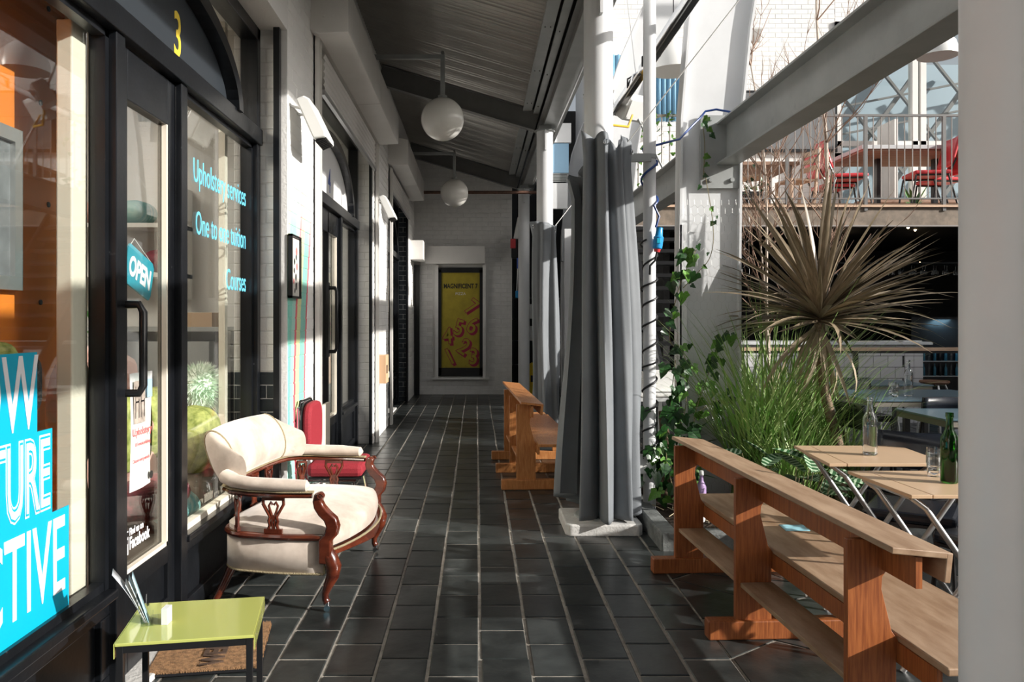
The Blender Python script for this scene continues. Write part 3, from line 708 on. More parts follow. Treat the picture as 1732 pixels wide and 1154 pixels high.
MB().box(-2.3,-1.78,4.4,5.1,.55,.72).build('seat', PINK, t, bevel=.05); MB().box(-2.3,-1.75,4.28,4.4,.5,.92).build('arm', PINK, t, bevel=.04); MB().box(-2.3,-1.75,5.1,5.2,.5,.92).build('arm', PINK, t, bevel=.04)
MB().box(-2.3,-1.78,4.32,5.16,.4,.56).build('seat_rail', MAHOG, t)
for x in (-2.26,-1.82):
    for y in (4.36,5.12): MB().cyl((x,y,.28),(x,y,.42),.02).build('leg', MAHOG, t)
pillow((-1.62,3.68,.93),(.36,.38,.14),(90,0,80),PATT,'cushion','green flower patterned cushion in the door display')
pillow((-1.80,4.45,.88),(.42,.4,.2),(70,0,60),PATT,'cushion','olive patterned cushion on the pink wing chair')
pillow((-1.62,3.95,.57),(.5,.24,.2),(10,0,80),REDC,'cushion','wine red spotted cushion low behind the door glass')
pillow((-1.58,4.12,.50),(.30,.22,.16),(30,0,70),STRP,'cushion','teal striped cushion low behind the door glass')
pillow((-1.66,4.84,.77),(.20,.16,.60),(62,20,0),PINK,'bolster','rosy brown bolster beside the mint fleece')
pillow((-1.66,4.66,.74),(.28,.34,.42),(0,10,0),PATT,'cushion','pale green gold cushion below the bolster')
pillow((-1.66,4.60,.45),(.6,.3,.26),(0,0,85),TAUP,'cushion','taupe cushion at the bottom of the second window')
pillow((-1.585,3.12,1.08),(.16,.16,.46),(0,0,10),mat('coral_cloth',(.70,.20,.12),.8,col2=(.20,.26,.16),vs=3),'bolster','coral and green roll beside the cyan poster')
pillow((-1.59,3.10,.72),(.14,.14,.40),(0,0,10),mat('mustard_cloth',(.55,.32,.08),.8,col2=(.30,.12,.04),vs=8),'bolster','mustard orange roll beside the cyan poster')
pillow((-1.60,2.74,1.22),(.30,.22,.10),(90,0,84),mat('black_knit',(.02,.02,.02),.9,bump=1,bs=90),'cushion','black knitted cushion above the cyan poster')
pillow((-1.64,2.60,1.25),(.30,.26,.10),(90,0,60),PATT,'cushion','yellow green cushion above the cyan poster')
# shaggy fleece
t = thing('fleece_cushion','shaggy mint green fleece cushion in the second shop window','cushion',(-1.72,5.0,.95))
MB().ball((-1.74,5.02,1.0),.17,24,16,(.7,1.05,.95)).build('filling', FLEECE, t, smooth=True)
mb = MB()
for i in range(2600):
    a=rnd.uniform(0,2*PI); b=math.acos(rnd.uniform(-1,1)); d=Vector((math.sin(b)*math.cos(a),math.sin(b)*math.sin(a),math.cos(b)))
    p=Vector((-1.74,5.02,1.0))+Vector((d.x*.11,d.y*.17,d.z*.155)); q=p+d*rnd.uniform(.035,.075)+Vector((0,rnd.uniform(-.02,.03),-.022)); s=d.cross(Vector((rnd.random(),rnd.random(),rnd.random()))).normalized()*.006
    mb.add([p-s,p+s,q],[(0,1,2)])
tag(mb.build('fleece_pile', FLEECE, t), kind='stuff')
t = thing('shop_table','grey metal framed bench table inside the upholstery shop','table',(-2.2,5.7,0))
MB().box(-2.75,-1.75,5.48,5.88,1.37,1.40).build('top', STEEL, t)
for x in (-2.73,-1.78):
    for y in (5.5,5.86): MB().box(x-.02,x+.02,y-.02,y+.02,.01,1.37).build('leg', BLKM if x>-2 else STEEL, t)
MB().box(-2.68,-1.85,5.52,5.86,.7,1.3).build('drawer_unit', STEEL, t)
t = thing('cardboard_box','small brown cardboard box on the table inside the shop','box',(-1.95,5.65,1.40)); MB().box(-2.06,-1.84,5.55,5.75,1.40,1.50).build('carton', mat('cardboard',(.42,.29,.18),.8), t); MB().box(-2.06,-1.84,5.64,5.66,1.500,1.502).build('tape', CREAM, t)
def plant_pot(name,label,c,r,h,m,nl,ll,lm,wd=.03,cat='plant'):
    t = thing(name,label,cat,c); MB().lathe([(r*.7,0),(r,h),(r*.9,h),(r*.8,h-.02)],c,20).build('pot', m, t, smooth=True)
    for i in range(nl):
        a=rnd.uniform(0,2*PI); L_=ll*rnd.uniform(.7,1.1); up=rnd.uniform(.35,.95); mb=MB(); pts=[]
        for k in range(6):
            s_=k/5; pts.append(Vector((c[0]+math.cos(a)*L_*s_*(1-up*.6), c[1]+math.sin(a)*L_*s_*(1-up*.6), c[2]+h+L_*(up*s_-.45*s_*s_*(1.1-up)))))
        sd_=Vector((-math.sin(a),math.cos(a),0)); vs=[]
        for k,p in enumerate(pts): w_=wd*math.sin(PI*(.12+.88*k/5))**.8; vs+= [p-sd_*w_,p+sd_*w_]
        mb.add(vs,[(2*k,2*k+1,2*k+3,2*k+2) for k in range(5)]); mb.build('leaf', lm, t, smooth=True)
    return t
LEAFG = mat('leaf_green',(.05,.16,.025),.45,var=.4,vs=9,objvar=.3); LEAFD = mat('ivy_green',(.028,.10,.022),.35,col2=(.012,.045,.012),vs=12,objvar=.4)
plant_pot('potted_palm','green leafy pot plant on the shop bench behind the door',(-2.42,5.25,1.15),.08,.14,CREAM,12,.4,LEAFG)
t = thing('plant_stand','narrow black stand under the pot plant in the shop','stand',(-2.42,5.25,0)); MB().lathe([(.13,.012),(.13,.03),(.02,.05),(.02,1.12),(.12,1.13),(.12,1.15)],(-2.42,5.25,0),20).build('pedestal', BLKM, t)
t = thing('shop_shelf','white shelf with pale bundles deep in the upholstery shop','shelf',(-2.6,5.9,0))
for z in (1.75,2.1): MB().box(-3.4,-2.1,5.6,5.9,z,z+.03).build('shelf_board', INW, t)
for x in (-3.4,-2.13): MB().box(x,x+.03,5.6,5.9,1.6,2.4).build('upright', INW, t)
for i in range(6):
    pillow((-3.25+.2*i,5.75,1.87 if i%2 else 2.22),(.22,.3,.17),(0,0,rnd.uniform(-10,10)),[TAUP,CREAM,PINK,INW,STRP,REDC][i],'fabric_bundle',['taupe','cream','pink','white','teal','wine red'][i]+' fabric bundle on the shelf deep in the shop','fabric')

# ================================================================ PEWS
def pew(name, label, y_near, length, ups, x_left, rz, m_up, m_top, grp, seatw=.42, cx=0, flush=False):
    """local: x=0 back edge of uprights, seat toward +x, y along the pew from 0 (near) to length"""
    t = thing(name, label, 'bench', (x_left, y_near, 0), rz, grp)
    def up_poly(): return [(0,.0),(.165,.0),(.165,.33),(.175,.385),(.15,.42),(.115,.56),(.118,.60),(.135,.625),(.135,.725),(0,.725)]
    for y in ups:
        MB().prism(up_poly(),'y',y-.014,y+.014).build('upright', m_up, t, local=True, bevel=.002)
        MB().box(-.13,.62,y-.035,y+.035,.0,.085).build('foot', m_up, t, local=True, bevel=.006)
        MB().box(.50,.58,y-.03,y+.03,.085,.365).build('leg', m_up, t, local=True, bevel=.004)
    for a,b in zip(ups,ups[1:]):
        MB().box(.02,.17,a+.016,b-.016,.235,.255).build('book_shelf', m_top, t, local=True, bevel=.002)
    MB().box(.115,.135,.02,length-.02,.625,.722).build('back_plank', m_up, t, local=True)
    M = Matrix.Rotation(R(6),4,'Y')
    MB().box(-.05,.125,-.0,length,.738,.758,M).build('top_rail', m_top, t, local=True, bevel=.003)
    MB().box(.122,.142,-.0,length,.665,.757,M).build('rail_lip', m_top, t, local=True, bevel=.003)
    MB().box(.17,.17+seatw,-.05,length+.03,.385,.41).build('seat', m_top, t, local=True, bevel=.005)
    MB().box(.168,.186,.0,length,.315,.385).build('apron', m_up, t, local=True); MB().box(.52,.54,.0,length,.315,.385).build('apron', m_up, t, local=True)
    return t
p1 = pew('wooden_pew','long worn wooden pew nearest the viewer, by the folding tables', 2.42, 2.32, (.225,1.225,2.17), 1.232, R(2.5), WOOD, WORN, 'old wooden pews')
p2 = pew('wooden_pew','orange brown wooden pew farther along, beside the grey curtains', 6.70, 2.25, (.13,.89,1.60), .345, R(2.1), PINE, PINE, 'old wooden pews', seatw=.33)
o = MB().surf(lambda u,v:(1.52+.12*u+.01*v,3.92+.12*v,.4125+.003*math.sin(7*u)*math.sin(9*v)),8,8).build('paper_slip', mat('pale_blue_paper',(.32,.62,.72),.6), solid=.0008, smooth=True); tag(o,'creased pale blue paper slip lying on the seat of the nearest pew','paper')

# ================================================================ SETTEE
st = thing('settee','beige velvet antique settee with carved mahogany frame beside the shop door','settee',(-.955,4.50,0),R(-6.5))
def sb(mb,name,m,par=None,**k): return mb.build(name,m,par or st,local=True,**k)
def outline(n=48, inset=0):
    P=[]; 
    def q(x,y): P.append((x,y))
    for i in range(13): s=i/12; q(.27+.105*math.sin(PI*s)**.8-inset, -.50+inset+(1.0-2*inset)*s)
    for i in range(1,5): s=i/4; q(.27-inset-.42*s*.95, .50-inset+.02*math.sin(PI*s))
    for i in range(1,7): a=PI/2*(i/6); q(-.13-inset*0-.17*math.sin(a)+inset*0, .33+(.17-inset)*math.cos(a))
    for i in range(1,8): s=i/8; q(-.30+inset, .33-.66*s)
    for i in range(0,6): a=PI/2*(1-i/6); q(-.13-.17*math.sin(a), -.33-(.17-inset)*math.cos(a))
    for i in range(0,4): s=1-i/4; q(.27-inset-.42*s*.95, -.50+inset-.02*math.sin(PI*s))
    return P
O = outline(); NO=len(O)
# upholstered apron around sides and back
sideidx=[i for i,p in enumerate(O) if p[0]<.268]
P=[(.262,.508)]+[O[i] for i in sideidx]+[(.262,-.508)]
sb(MB().surf(lambda u,v:(P[min(int(u*(len(P)-1)+.5),len(P)-1)][0]*1.0, P[min(int(u*(len(P)-1)+.5),len(P)-1)][1], .185+v*.165),len(P),2),'apron_cloth',VELVET,solid=.018,smooth=True)
sb(MB().tube([(p[0],p[1]*1.012,.368) for p in P],.021,8,flat=.8),'seat_rail',MAHOG,smooth=True)
br=sb(MB().tube([(p[0]-.003,p[1]*1.02,.188) for p in P],.006,6),'braid',GIMP,smooth=True)
for s_ in (-1,1): sb(MB().tube([(.262,s_*.517,.19),(.262,s_*.517,.35)],.006,6),'braid',GIMP)
F=[p for p in O[:13]]
mb=MB()
for a,b in zip(F,F[1:]):
    def dep(p): return .235+.035*abs(math.cos(PI*(p[1]+.5)))
    vs=[(a[0]-.03,a[1],dep(a)),(a[0]+.012,a[1],dep(a)),(a[0]+.012,a[1],.30),(a[0]-.03,a[1],.30),(b[0]-.03,b[1],dep(b)),(b[0]+.012,b[1],dep(b)),(b[0]+.012,b[1],.30),(b[0]-.03,b[1],.30)]
    mb.add(vs,[(0,1,5,4),(1,2,6,5),(2,3,7,6),(3,0,4,7)])
sb(mb,'front_rail',MAHOG,smooth=True,bevel=.004)
sb(MB().tube([(p[0]+.016,p[1],.302) for p in F],.006,6),'braid',GIMP,smooth=True)
# seat: domed
I=outline(inset=.012)
def seat(u,v):
    i=int(u*NO+.5)%NO; p=I[i]; c=(-.01,0)
    if v<.35:
        k=v/.35; front=max(0,min(1,(p[0]-.1)/.15)); z0=.31 if p[0]>.2 else .365
        z=z0+(.405-z0)*k; b=1+.03*math.sin(PI*k)*front; return (c[0]+(p[0]-c[0])*b,p[1]*b,z)
    k=(v-.35)/.65; r=1-k; z=.405+.075*(1-(r)**2.6); return (c[0]+(p[0]-c[0])*r,p[1]*r,z)
sb(MB().surf(seat,NO,16,True),'seat_cushion',VELVET,smooth=True)
# back roll
def back(u,v):
    a=2*PI*u; y=-.50+1.0*v; e=min(1,(min(v,1-v))/.11); e2=math.sin(e*PI/2)
    bow=-.30-.03*math.sin(PI*v)+ .10*(1-e2)**1.5
    h=.16+.105*e2+.015*math.sin(PI*v); zb=.60; th=.075+.05*e2
    s=(math.sin(a)+1)/2
    lean=-.085*s**1.5*e2; roll=1+.25*s*e2
    return (bow+lean+.5*th*roll*math.cos(a), y*(.93+.0*v), zb+h*s)
mb=MB().surf(back,24,30,True)
for vv in (0,1):
    ring_=[back(k/24,vv) for k in range(24)]; mb.add(ring_,[tuple(range(24))])
bp_=sb(mb,'back_pad',VELVET,smooth=True)
for s_ in (.10,.90): sb(MB().tube([tuple(back(k/24,s_)) for k in range(24)],.006,6,closed=True),'braid',GIMP,bp_,smooth=True)
# arm rail (wood) and arm pads
rail=[(.20,-.515),(.05,-.53),(-.12,-.525),(-.22,-.50),(-.285,-.44),(-.31,-.35),(-.325,-.2),(-.33,0)]
railf=rail+[(x,-y) for x,y in rail[-2::-1]]
sb(MB().tube([(x,y,.575+.02*max(0,-x)) for x,y in railf],.019,8,flat=.7),'arm_rail',MAHOG,smooth=True)
sb(MB().tube([(x+.004,y*1.0,.593+.02*max(0,-x)) for x,y in railf],.024,8,flat=.25),'braid',GIMP,smooth=True)
for s_ in (-1,1):
    pts=[(.185,s_*.515,.622),(.17,s_*.517,.625),(.05,s_*.53,.628),(-.12,s_*.522,.63),(-.21,s_*.50,.637),(-.27,s_*.455,.65)]
    sb(MB().tube(pts,[.012,.034,.040,.040,.042,.048],14,flat=.8),'arm_pad',VELVET,smooth=True)
    # scroll post
    S=[(.205,.55),(.215,.59),(.245,.597),(.262,.575),(.250,.553),(.262,.53),(.29,.50),(.325,.47),(.338,.43),(.328,.385),(.30,.355),(.30,.24),(.235,.24),(.235,.36),(.262,.39),(.275,.425),(.262,.455),(.235,.48),(.212,.515)]
    sb(MB().prism(S,'y',s_*.515-.026,s_*.515+.026),'arm_post',MAHOG,bevel=.009,smooth=True)
    sc_=[(.247+.017*(1-k/14)*math.cos(k*.75),s_*.515-s_*(-.026),.578+.017*(1-k/14)*math.sin(k*.75)) for k in range(14)]
    sb(MB().tube([(x,s_*.545,z) for x,_,z in sc_],.005,6),'scroll',MAHOG,smooth=True)
    # cabriole front leg
    leg=[(.27,.30),(.285,.27),(.305,.225),(.300,.18),(.278,.13),(.262,.09),(.262,.06),(.272,.045)]
    sb(MB().tube([(x,s_*.505,z) for x,z in leg],[.034,.040,.040,.033,.024,.018,.017,.020],12),'leg',MAHOG,smooth=True)
    lg=[o_ for o_ in st.children if o_.name.startswith('leg')][-1]
    l=sb(MB().cyl((.272,s_*.505,.05),(.272,s_*.505,.03),.012,n=12).cyl((.272,s_*.505-.009,.0165),(.272,s_*.505+.009,.0165),.0165,n=16),'castor',CHROME,lg,smooth=True)
    # rear sabre leg
    sb(MB().tube([(-.25,s_*.40,.24),(-.265,s_*.41,.17),(-.30,s_*.425,.09),(-.345,s_*.44,.0)],[.026,.024,.02,.018],10),'leg',MAHOG,smooth=True)
# pierced splats
def splat(c, ang, h0, h1, w_=.05):
    M=Matrix.Translation((c[0],c[1],0))@Matrix.Rotation(ang,4,'Z'); H=h1-h0; mb=MB()
    for s_ in (-1,1):
        pr=[(.55,0),(.5,.06),(.32,.22),(.42,.34),(.30,.45),(.62,.62),(.95,.80),(.92,.95),(.7,1)]
        mb.tube([M@Vector((0,s_*w_*a*.9,h0+H*b)) for a,b in pr],.0085,6)
        pr=[(.05,.12),(.12,.3),(.04,.42),(.25,.6),(.38,.75),(.2,.86),(.05,.78)]
        mb.tube([M@Vector((0,s_*w_*a,h0+H*b)) for a,b in pr],.0065,6)
    mb.box(-.008,.008,-w_*.75,w_*.75,h0,h0+.022,M).box(-.008,.008,-w_*.9,w_*.9,h1-.016,h1,M).box(-.006,.006,-w_*.3,w_*.3,h0+H*.38,h0+H*.5,M)
    return sb(mb,'splat',MAHOG,smooth=True)
for s_ in (-1,1): splat((.0,s_*.52),PI/2,.385,.565,.062); splat((-.20,s_*.49),R(s_*50+90),.385,.565,.035)
for y_ in (-.22,0,.22): splat((-.31,y_),0,.385,.575,.055)

# ---- red chair
t = thing('red_chair','red fabric stacking chair with chrome frame behind the settee','chair',(-1.0,5.55,0))
pillow2=lambda mb,x0,x1,y0,y1,z0,z1: mb.box(x0,x1,y0,y1,z0,z1)
MB().box(-1.13,-.76,5.30,5.76,.40,.49).build('seat', REDF, t, bevel=.03)
MB().box(-1.12,-.77,5.32,5.74,.385,.40).build('seat_board', BLKM, t)
def bk(u,v):
    a=2*PI*u; s=lambda x:math.copysign(abs(x)**.6,x); return (-1.155-.05*v+ (0), 5.53+.21*s(math.cos(a))*(1), .71+.16*s(math.sin(a)))
pl=[(5.53+.21*math.copysign(abs(math.cos(a))**.55,math.cos(a)), .70+.185*math.copysign(abs(math.sin(a))**.55,math.sin(a))) for a in [2*PI*k/32 for k in range(32)]]
MB().prism(pl,'x',-1.165,-1.105).build('backrest', REDF, t, bevel=.02, smooth=True)
MB().prism([(5.53+(y-5.53)*1.03,.7+(z-.7)*1.03) for y,z in pl],'x',-1.18,-1.165).build('back_shell', BLKM, t)
for y in (5.31,5.75):
    MB().tube([(-1.185,y,.86),(-1.19,y,.55),(-1.17,y,.42),(-1.12,y,.375),(-.80,y,.375)],.011,8).build('side_frame', CHROME, t, smooth=True)
    for x0,x1 in ((-1.10,-1.17),(-.82,-.74)): MB().cyl((x0,y,.375),(x1,y,0),.011,n=8).build('leg', CHROME, t, smooth=True)
MB().tube([(-1.185,5.31,.86),(-1.19,5.36,.895),(-1.19,5.70,.895),(-1.185,5.75,.86)],.011,8).build('top_frame', CHROME, t, smooth=True)
o = MB().box(-1.185,-1.16,5.99,6.32,0,.80).build('leaning_board', CREAM, bevel=.004); tag(o,'pale cream board standing on edge behind the red chair','board')
# ---- framed print on pier
t = thing('framed_print','black framed narrow print of small figures on the mural pier','picture',(-1.2,5.24,1.6))
y0,y1,z0,z1=5.09,5.36,1.59,2.0
for b in ((y0,y0+.014,z0,z1),(y1-.014,y1,z0,z1),(y0,y1,z0,z0+.014),(y0,y1,z1-.014,z1)): MB().box(PF+.008,PF+.035,*b).build('frame_side', BLKM, t)
MB().box(PF+.008,PF+.022,y0+.014,y1-.014,z0+.014,z1-.014).build('paper', mat('print_paper',(.62,.60,.55),.5), t)
for k,(yy,zz,rr_) in enumerate(((5.27,1.90,.022),(5.26,1.86,.016),(5.21,1.83,.018),(5.28,1.80,.02),(5.20,1.77,.016),(5.25,1.73,.02),(5.19,1.70,.015),(5.26,1.67,.022),(5.22,1.64,.014))):
    MB().prism([(yy+rr_*math.cos(a),zz+rr_*math.sin(a)*1.2) for a in [PI*i/5 for i in range(10)]],'x',PF+.022,PF+.0225).build('printed_figure', BLKM if k%3 else PINKT, t)
# small boxes by far pier
t = thing('letter_box','pale timber letter box on the pier past the white arch shopfront','box',(-1.15,9.9,.7)); MB().box(PF,-1.09,9.62,9.90,.68,1.02).build('body', mat('pale_timber',(.62,.40,.24),.6), t, bevel=.004); MB().box(-1.09,-1.085,9.66,9.74,.80,.90).build('slot', BLKM, t)
t = thing('meter_box','small white meter box beside the timber letter box','box',(-1.17,10.2,.7)); MB().box(PF,-1.13,10.1,10.35,.70,.78).build('cover', WHITEPL, t, bevel=.004); MB().box(-1.13,-1.125,10.15,10.3,.72,.76).build('label_plate', CREAM, t)

# ================================================================ LIME TABLE, HOLDER, MAT
t = thing('side_table','small lime green topped table with black square legs, in front of the shop door','table',(-.945,2.68,0),R(9.9))
a,b=.2085,.18
mb=MB().box(-a,a,-b,b,.437,.447); sb2=lambda mb,nm_,m,**k: mb.build(nm_,m,t,local=True,**k)
sb2(mb,'table_top',LIME,bevel=.002); sb2(MB().box(-a-.003,-a-.0005,-b,b,.40,.446).box(a+.0005,a+.003,-b,b,.40,.446),'side_lip',LIME)
for x in (-a+.014,a-.014):
    for y in (-b+.012,b-.012): sb2(MB().box(x-.010,x+.010,y-.010,y+.010,0,.437),'leg',BLKM,bevel=.001)
for y in (-b+.012,b-.012): sb2(MB().box(-a+.02,a-.02,y-.009,y+.009,.415,.437),'rail',BLKM)
for x in (-a+.014,a-.014): sb2(MB().box(x-.009,x+.009,-b+.02,b-.02,.415,.437),'rail',BLKM)
t = thing('leaflet_holder','clear acrylic leaflet holder on the lime green table','holder',(-1.08,2.66,.447),R(-68))
lb=lambda mb,nm_,m,**k: mb.build(nm_,m,t,local=True,**k)
lb(MB().box(-.05,.05,-.03,.035,0,.003),'base',CLEAR); lb(MB().prism([(-.03,0),(-.033,.003),(-.05,.10),(-.047,.10)],'x',-.05,.05),'back_sheet',CLEAR)
lb(MB().prism([(-.002,0),(.0,.0),(-.018,.075),(-.02,.075)],'x',-.05,.05),'front_sheet',CLEAR); lb(MB().box(.0,.05,.0,.003,0,.035).box(.0,.05,.03,.033,0,.03),'card_pocket',CLEAR)
for k in range(4):
    o = MB().surf(lambda u,v,k=k: (-.045+.075*u-.002*k, -.012-.004*k-.05*v*(1+.12*k)-.03*v*v*(k==3), .004+(.155-.012*k+.05*(k==3))*v),2,8).build('leaflet', [mat('blue_leaflet',(.42,.62,.72),.4),FLY,FLY,mat('grey_leaflet',(.45,.47,.5),.4)][k], None, smooth=True, solid=.001)
    o.location = tuple(MW[t.name].translation + (MW[t.name].to_3x3() @ Vector(o.location))); o.rotation_euler=(0,0,R(-68))
    tag(o, ['pale blue leaflet standing in front in the acrylic holder','white leaflet, second in the acrylic holder','white leaflet, third in the acrylic holder','grey leaflet flopping at the back of the acrylic holder'][k],'leaflet','leaflets in the acrylic holder')
o = MB().box(-1.035,-1.015,2.62,2.66,.4475,.50).build('business_cards', FLY); tag(o,'small white business card stack beside the leaflets','cards')
t = thing('doormat','brown coir doormat with WELCOME lettering at the shop door','doormat',(-1.15,3.52,0.0),R(9))
COIR = mat('coir',(.38,.21,.10),.95,var=.45,vs=50,bump=1,bs=300)
lb(MB().box(-.23,.22,-.27,.22,.004,.014),'backing',BLKC); 
mb=MB()
for i in range(9000):
    x=rnd.uniform(-.23,.22); y=rnd.uniform(-.27,.22); h=rnd.uniform(.012,.022); q=rnd.uniform(-.004,.004); r_=rnd.uniform(-.004,.004)
    mb.add([(x-.0016,y,.012),(x+.0016,y,.012),(x+q,y+r_,.012+h)],[(0,1,2)])
o=lb(mb,'coir_pile',COIR); o['kind']='stuff'
lb(MB().box(-.225,.215,-.265,.215,.014,.026),'pile_bed',COIR)
text('WELCOME','lettering',mat('dark_brown_print',(.07,.04,.025),.9),MW[t.name]@Matrix.Translation((.06,-.24,.0285))@Matrix.Rotation(PI/2,4,'Z'),t,.125,xs=.80,off=.004,ext=.0025)
# ================================================================ CURTAINS
def curtain(c, label, a0, a1, zt, zb, rad_t, rad_b, nf_, seed, ragged, zb_fn, th=.003, asc=1.0):
    r_=random.Random(seed); t = thing('gathered_curtain',label,'curtain',(c[0],c[1],0),0,'grey canvas curtains gathered on columns')
    ph=[r_.uniform(0,6.28) for _ in range(6)]; amp=[r_.uniform(.6,1.3) for _ in range(nf_+2)]
    rag=[r_.uniform(-1,1) for _ in range(nf_*2+4)]
    def f(u,v):
        top=v; a=a0+(a1-a0)*u
        a+=.20*math.sin(3.4*v+ph[0])*math.sin(PI*u)
        k=u*nf_; fold=math.sin(2*PI*k+ .9*math.sin(2.2*v+ph[1])*math.sin(PI*u)+1.2)
        A=asc*(.036+.044*(1-v)) * (amp[int(k)]*(1-(k%1))+amp[int(k)+1]*(k%1))
        sharp=fold+.28*math.sin(4*PI*k+ph[2]+v*2)
        R0=rad_b(u)+(rad_t(u)-rad_b(u))*v**1.1
        R0+=.018*math.sin(5*v+ph[3]+u*4)
        r=R0+A*sharp
        j=u*(nf_*2); rg=rag[int(j)]*(1-(j%1))+rag[int(j)+1]*(j%1)
        if v>.93: r+=(v-.93)/.07*(.018+.03*rg)
        r=max(r,.125)
        ztop=zt(u)+ragged*rg; z0=zb_fn(u)
        return (c[0]+r*math.cos(a), c[1]+r*math.sin(a), z0+(ztop-z0)*v)
    o=MB().surf(f,nf_*16,70).build('cloth',CLOTH,t,smooth=True,solid=th)
    # eyelets near the top hem
    for i in range(3):
        u=(i*2+1.25)/nf_; p=Vector(f(min(u,.98),.975)); d=Vector((p.x-c[0],p.y-c[1],0)).normalized(); q=p+d*.006
        s=d.cross(Vector((0,0,1)))
        MB().tube([q+s*.018*math.cos(k*PI/6)+Vector((0,0,.018*math.sin(k*PI/6))) for k in range(12)],.004,6,closed=True).build('eyelet',CHROME,t,smooth=True)
    # top hem band seam
    return t,f
t1_,f1_=curtain((.87,5.60),'big slate grey curtain tied round the white column on the concrete pad',R(-130),R(196),lambda u:2.68-.30*max(0,(u-.55)/.45)**.8,0,lambda u:.185-.01*u,lambda u:.235-.03*max(0,u-.6),9,3,.075,lambda u:.092+.16*max(0,(u-.72)/.28))
t2_,f2_=curtain((.86,10.0),'small sunlit pale grey curtain around the column beyond the far pew',R(-215),R(120),lambda u:2.64,0,lambda u:.135,lambda u:.15,6,11,.03,lambda u:.14,asc=.5)
for pts,l in (([(1.03,5.5,2.66),(1.45,5.2,3.2),(1.95,4.9,3.85)],'thin rope running up from the big grey curtain'),([(.98,10.0,2.62),(1.2,10.1,2.9),(1.5,10.2,3.4)],'thin rope running up from the small pale grey curtain')):
    o=MB().tube(pts,.004,6).build('rope',WHITEPL,smooth=True); tag(o,l,'rope')

# ================================================================ PIPE POLE WITH CABLES
t = thing('downpipe','slim pale grey pipe with black cable spiralling up it, beside the big curtain','pipe',(1.27,5.86,0))
MB().cyl((1.27,5.86,.0),(1.27,5.86,5.2),.046,n=28).build('tube',PALE,t,smooth=True)
for z in (.42,2.63): MB().cyl((1.27,5.86,z),(1.27,5.86,z+.03),.052,n=28).build('collar',STEEL,t,smooth=True)
MB().box(1.0,1.27,5.80,5.83,2.60,2.66).build('bracket_strap',STEEL,t); MB().box(1.14,1.24,5.80,5.83,.33,.47).build('junction_clip',WHITEPL,t)
def helix(z0,z1,turns,r,ph=0,n=160,wob=.008):
    return [(1.27+(r+wob*math.sin(i*.21))*math.cos(ph+2*PI*turns*i/n),5.86+(r+wob*math.sin(i*.17))*math.sin(ph+2*PI*turns*i/n),z0+(z1-z0)*i/n+.015*math.sin(i*.13)) for i in range(n+1)]
o=MB().tube(helix(.42,2.02,10.5,.056,1.0),.0075,6).build('black_cable',BLKC,smooth=True); tag(o,'black cable wound in a spiral round the slim grey pipe','cable')
pts=helix(2.28,2.72,1.6,.058,-1.2,30,.002)+[(1.40,5.9,2.76),(1.55,6.1,2.83),(1.68,6.24,2.96),(1.76,6.27,3.04),(1.8,6.28,3.09),(1.88,6.26,3.10),(2.0,6.2,3.06),(2.06,5.8,3.02),(2.06,2,3.02)]
pts=[(1.30,5.79,2.12),(1.325,5.79,2.2)]+pts
o=MB().tube(pts,.0085,8).build('blue_cable',BLUEC,smooth=True); tag(o,'dark blue cable wound round the pipe top and over the overhead beam','cable')
t = thing('cable_connector','bright blue plug connector with red collar hanging on the slim grey pipe','connector',(1.31,5.77,1.95))
A=Vector((1.305,5.775,1.94)); B=Vector((1.325,5.77,2.12)); D=(B-A)
MB().tube([A+D*.12,A+D*.16,A+D*.6,A+D*.64,A+D*.98],[.026,.034,.036,.028,.022],20).build('housing',BLUEPL,t,smooth=True); MB().tube([A,A+D*.14],[.020,.027],16).build('red_collar',REDV,t,smooth=True)
MB().box(1.295,1.325,5.733,5.742,2.0,2.035).build('flap',CYAN,t,bevel=.003); MB().tube([A,A-Vector((.012,0,.06)),A-Vector((.05,0,.10)),A-Vector((.045,-.03,.16))],.008,8).build('lead',BLKC,t,smooth=True)

# ================================================================ PLANTER, IVY, PLANTS
t = thing('planter_bed','low stone kerbed planting bed at the foot of the curved frame','planter',(2.3,6,0))
for b in ((1.155,1.27,4.99,6.95),(1.27,3.6,4.99,5.12),(1.27,3.6,6.95,7.07),(3.5,3.6,5.12,6.95)): MB().box(b[0],b[1],b[2],b[3],-.01,.115).build('kerb',KERB,t,bevel=.012)
MB().surf(lambda u,v:(1.26+2.3*u,5.1+1.88*v,.07+.02*math.sin(23*u)*math.sin(17*v)+.012*math.sin(61*u+40*v)),60,50).build('soil',SOIL,t,smooth=True)
for i in range(14):
    x=rnd.uniform(1.3,1.6);y=rnd.uniform(5.15,5.7);a=rnd.uniform(0,3); MB().cyl((x,y,.10),(x+.13*math.cos(a),y+.13*math.sin(a),.11),.003,n=5).build('straw',mat('straw',(.5,.42,.28),.8) if i==0 else bpy.data.materials['straw'],t)
t = thing('plastic_tub','small crumpled white plastic tub lying on the planting bed soil','tub',(1.47,5.35,.10))
MB().lathe([(.03,0),(.038,.0),(.05,.045),(.056,.047),(.047,.04),(.034,.006)],(1.49,5.35,.10),16).build('tub',WHITEPL,t,smooth=True); MB().box(1.44,1.50,5.38,5.385,.12,.20,Matrix.Identity(4)).build('lid',WHITEPL,t)
t = thing('spray_bottle','pale purple bottle standing in the planting bed by the curved frame','bottle',(1.62,5.75,.09))
MB().lathe([(.03,0),(.034,.01),(.034,.16),(.015,.20),(.012,.24)],(1.62,5.75,.09),18).build('body',mat('pale_purple',(.40,.27,.50),.35),t,smooth=True); MB().lathe([(.016,.24),(.016,.27),(.008,.275)],(1.62,5.75,.09),14).build('cap',WHITEPL,t,smooth=True)
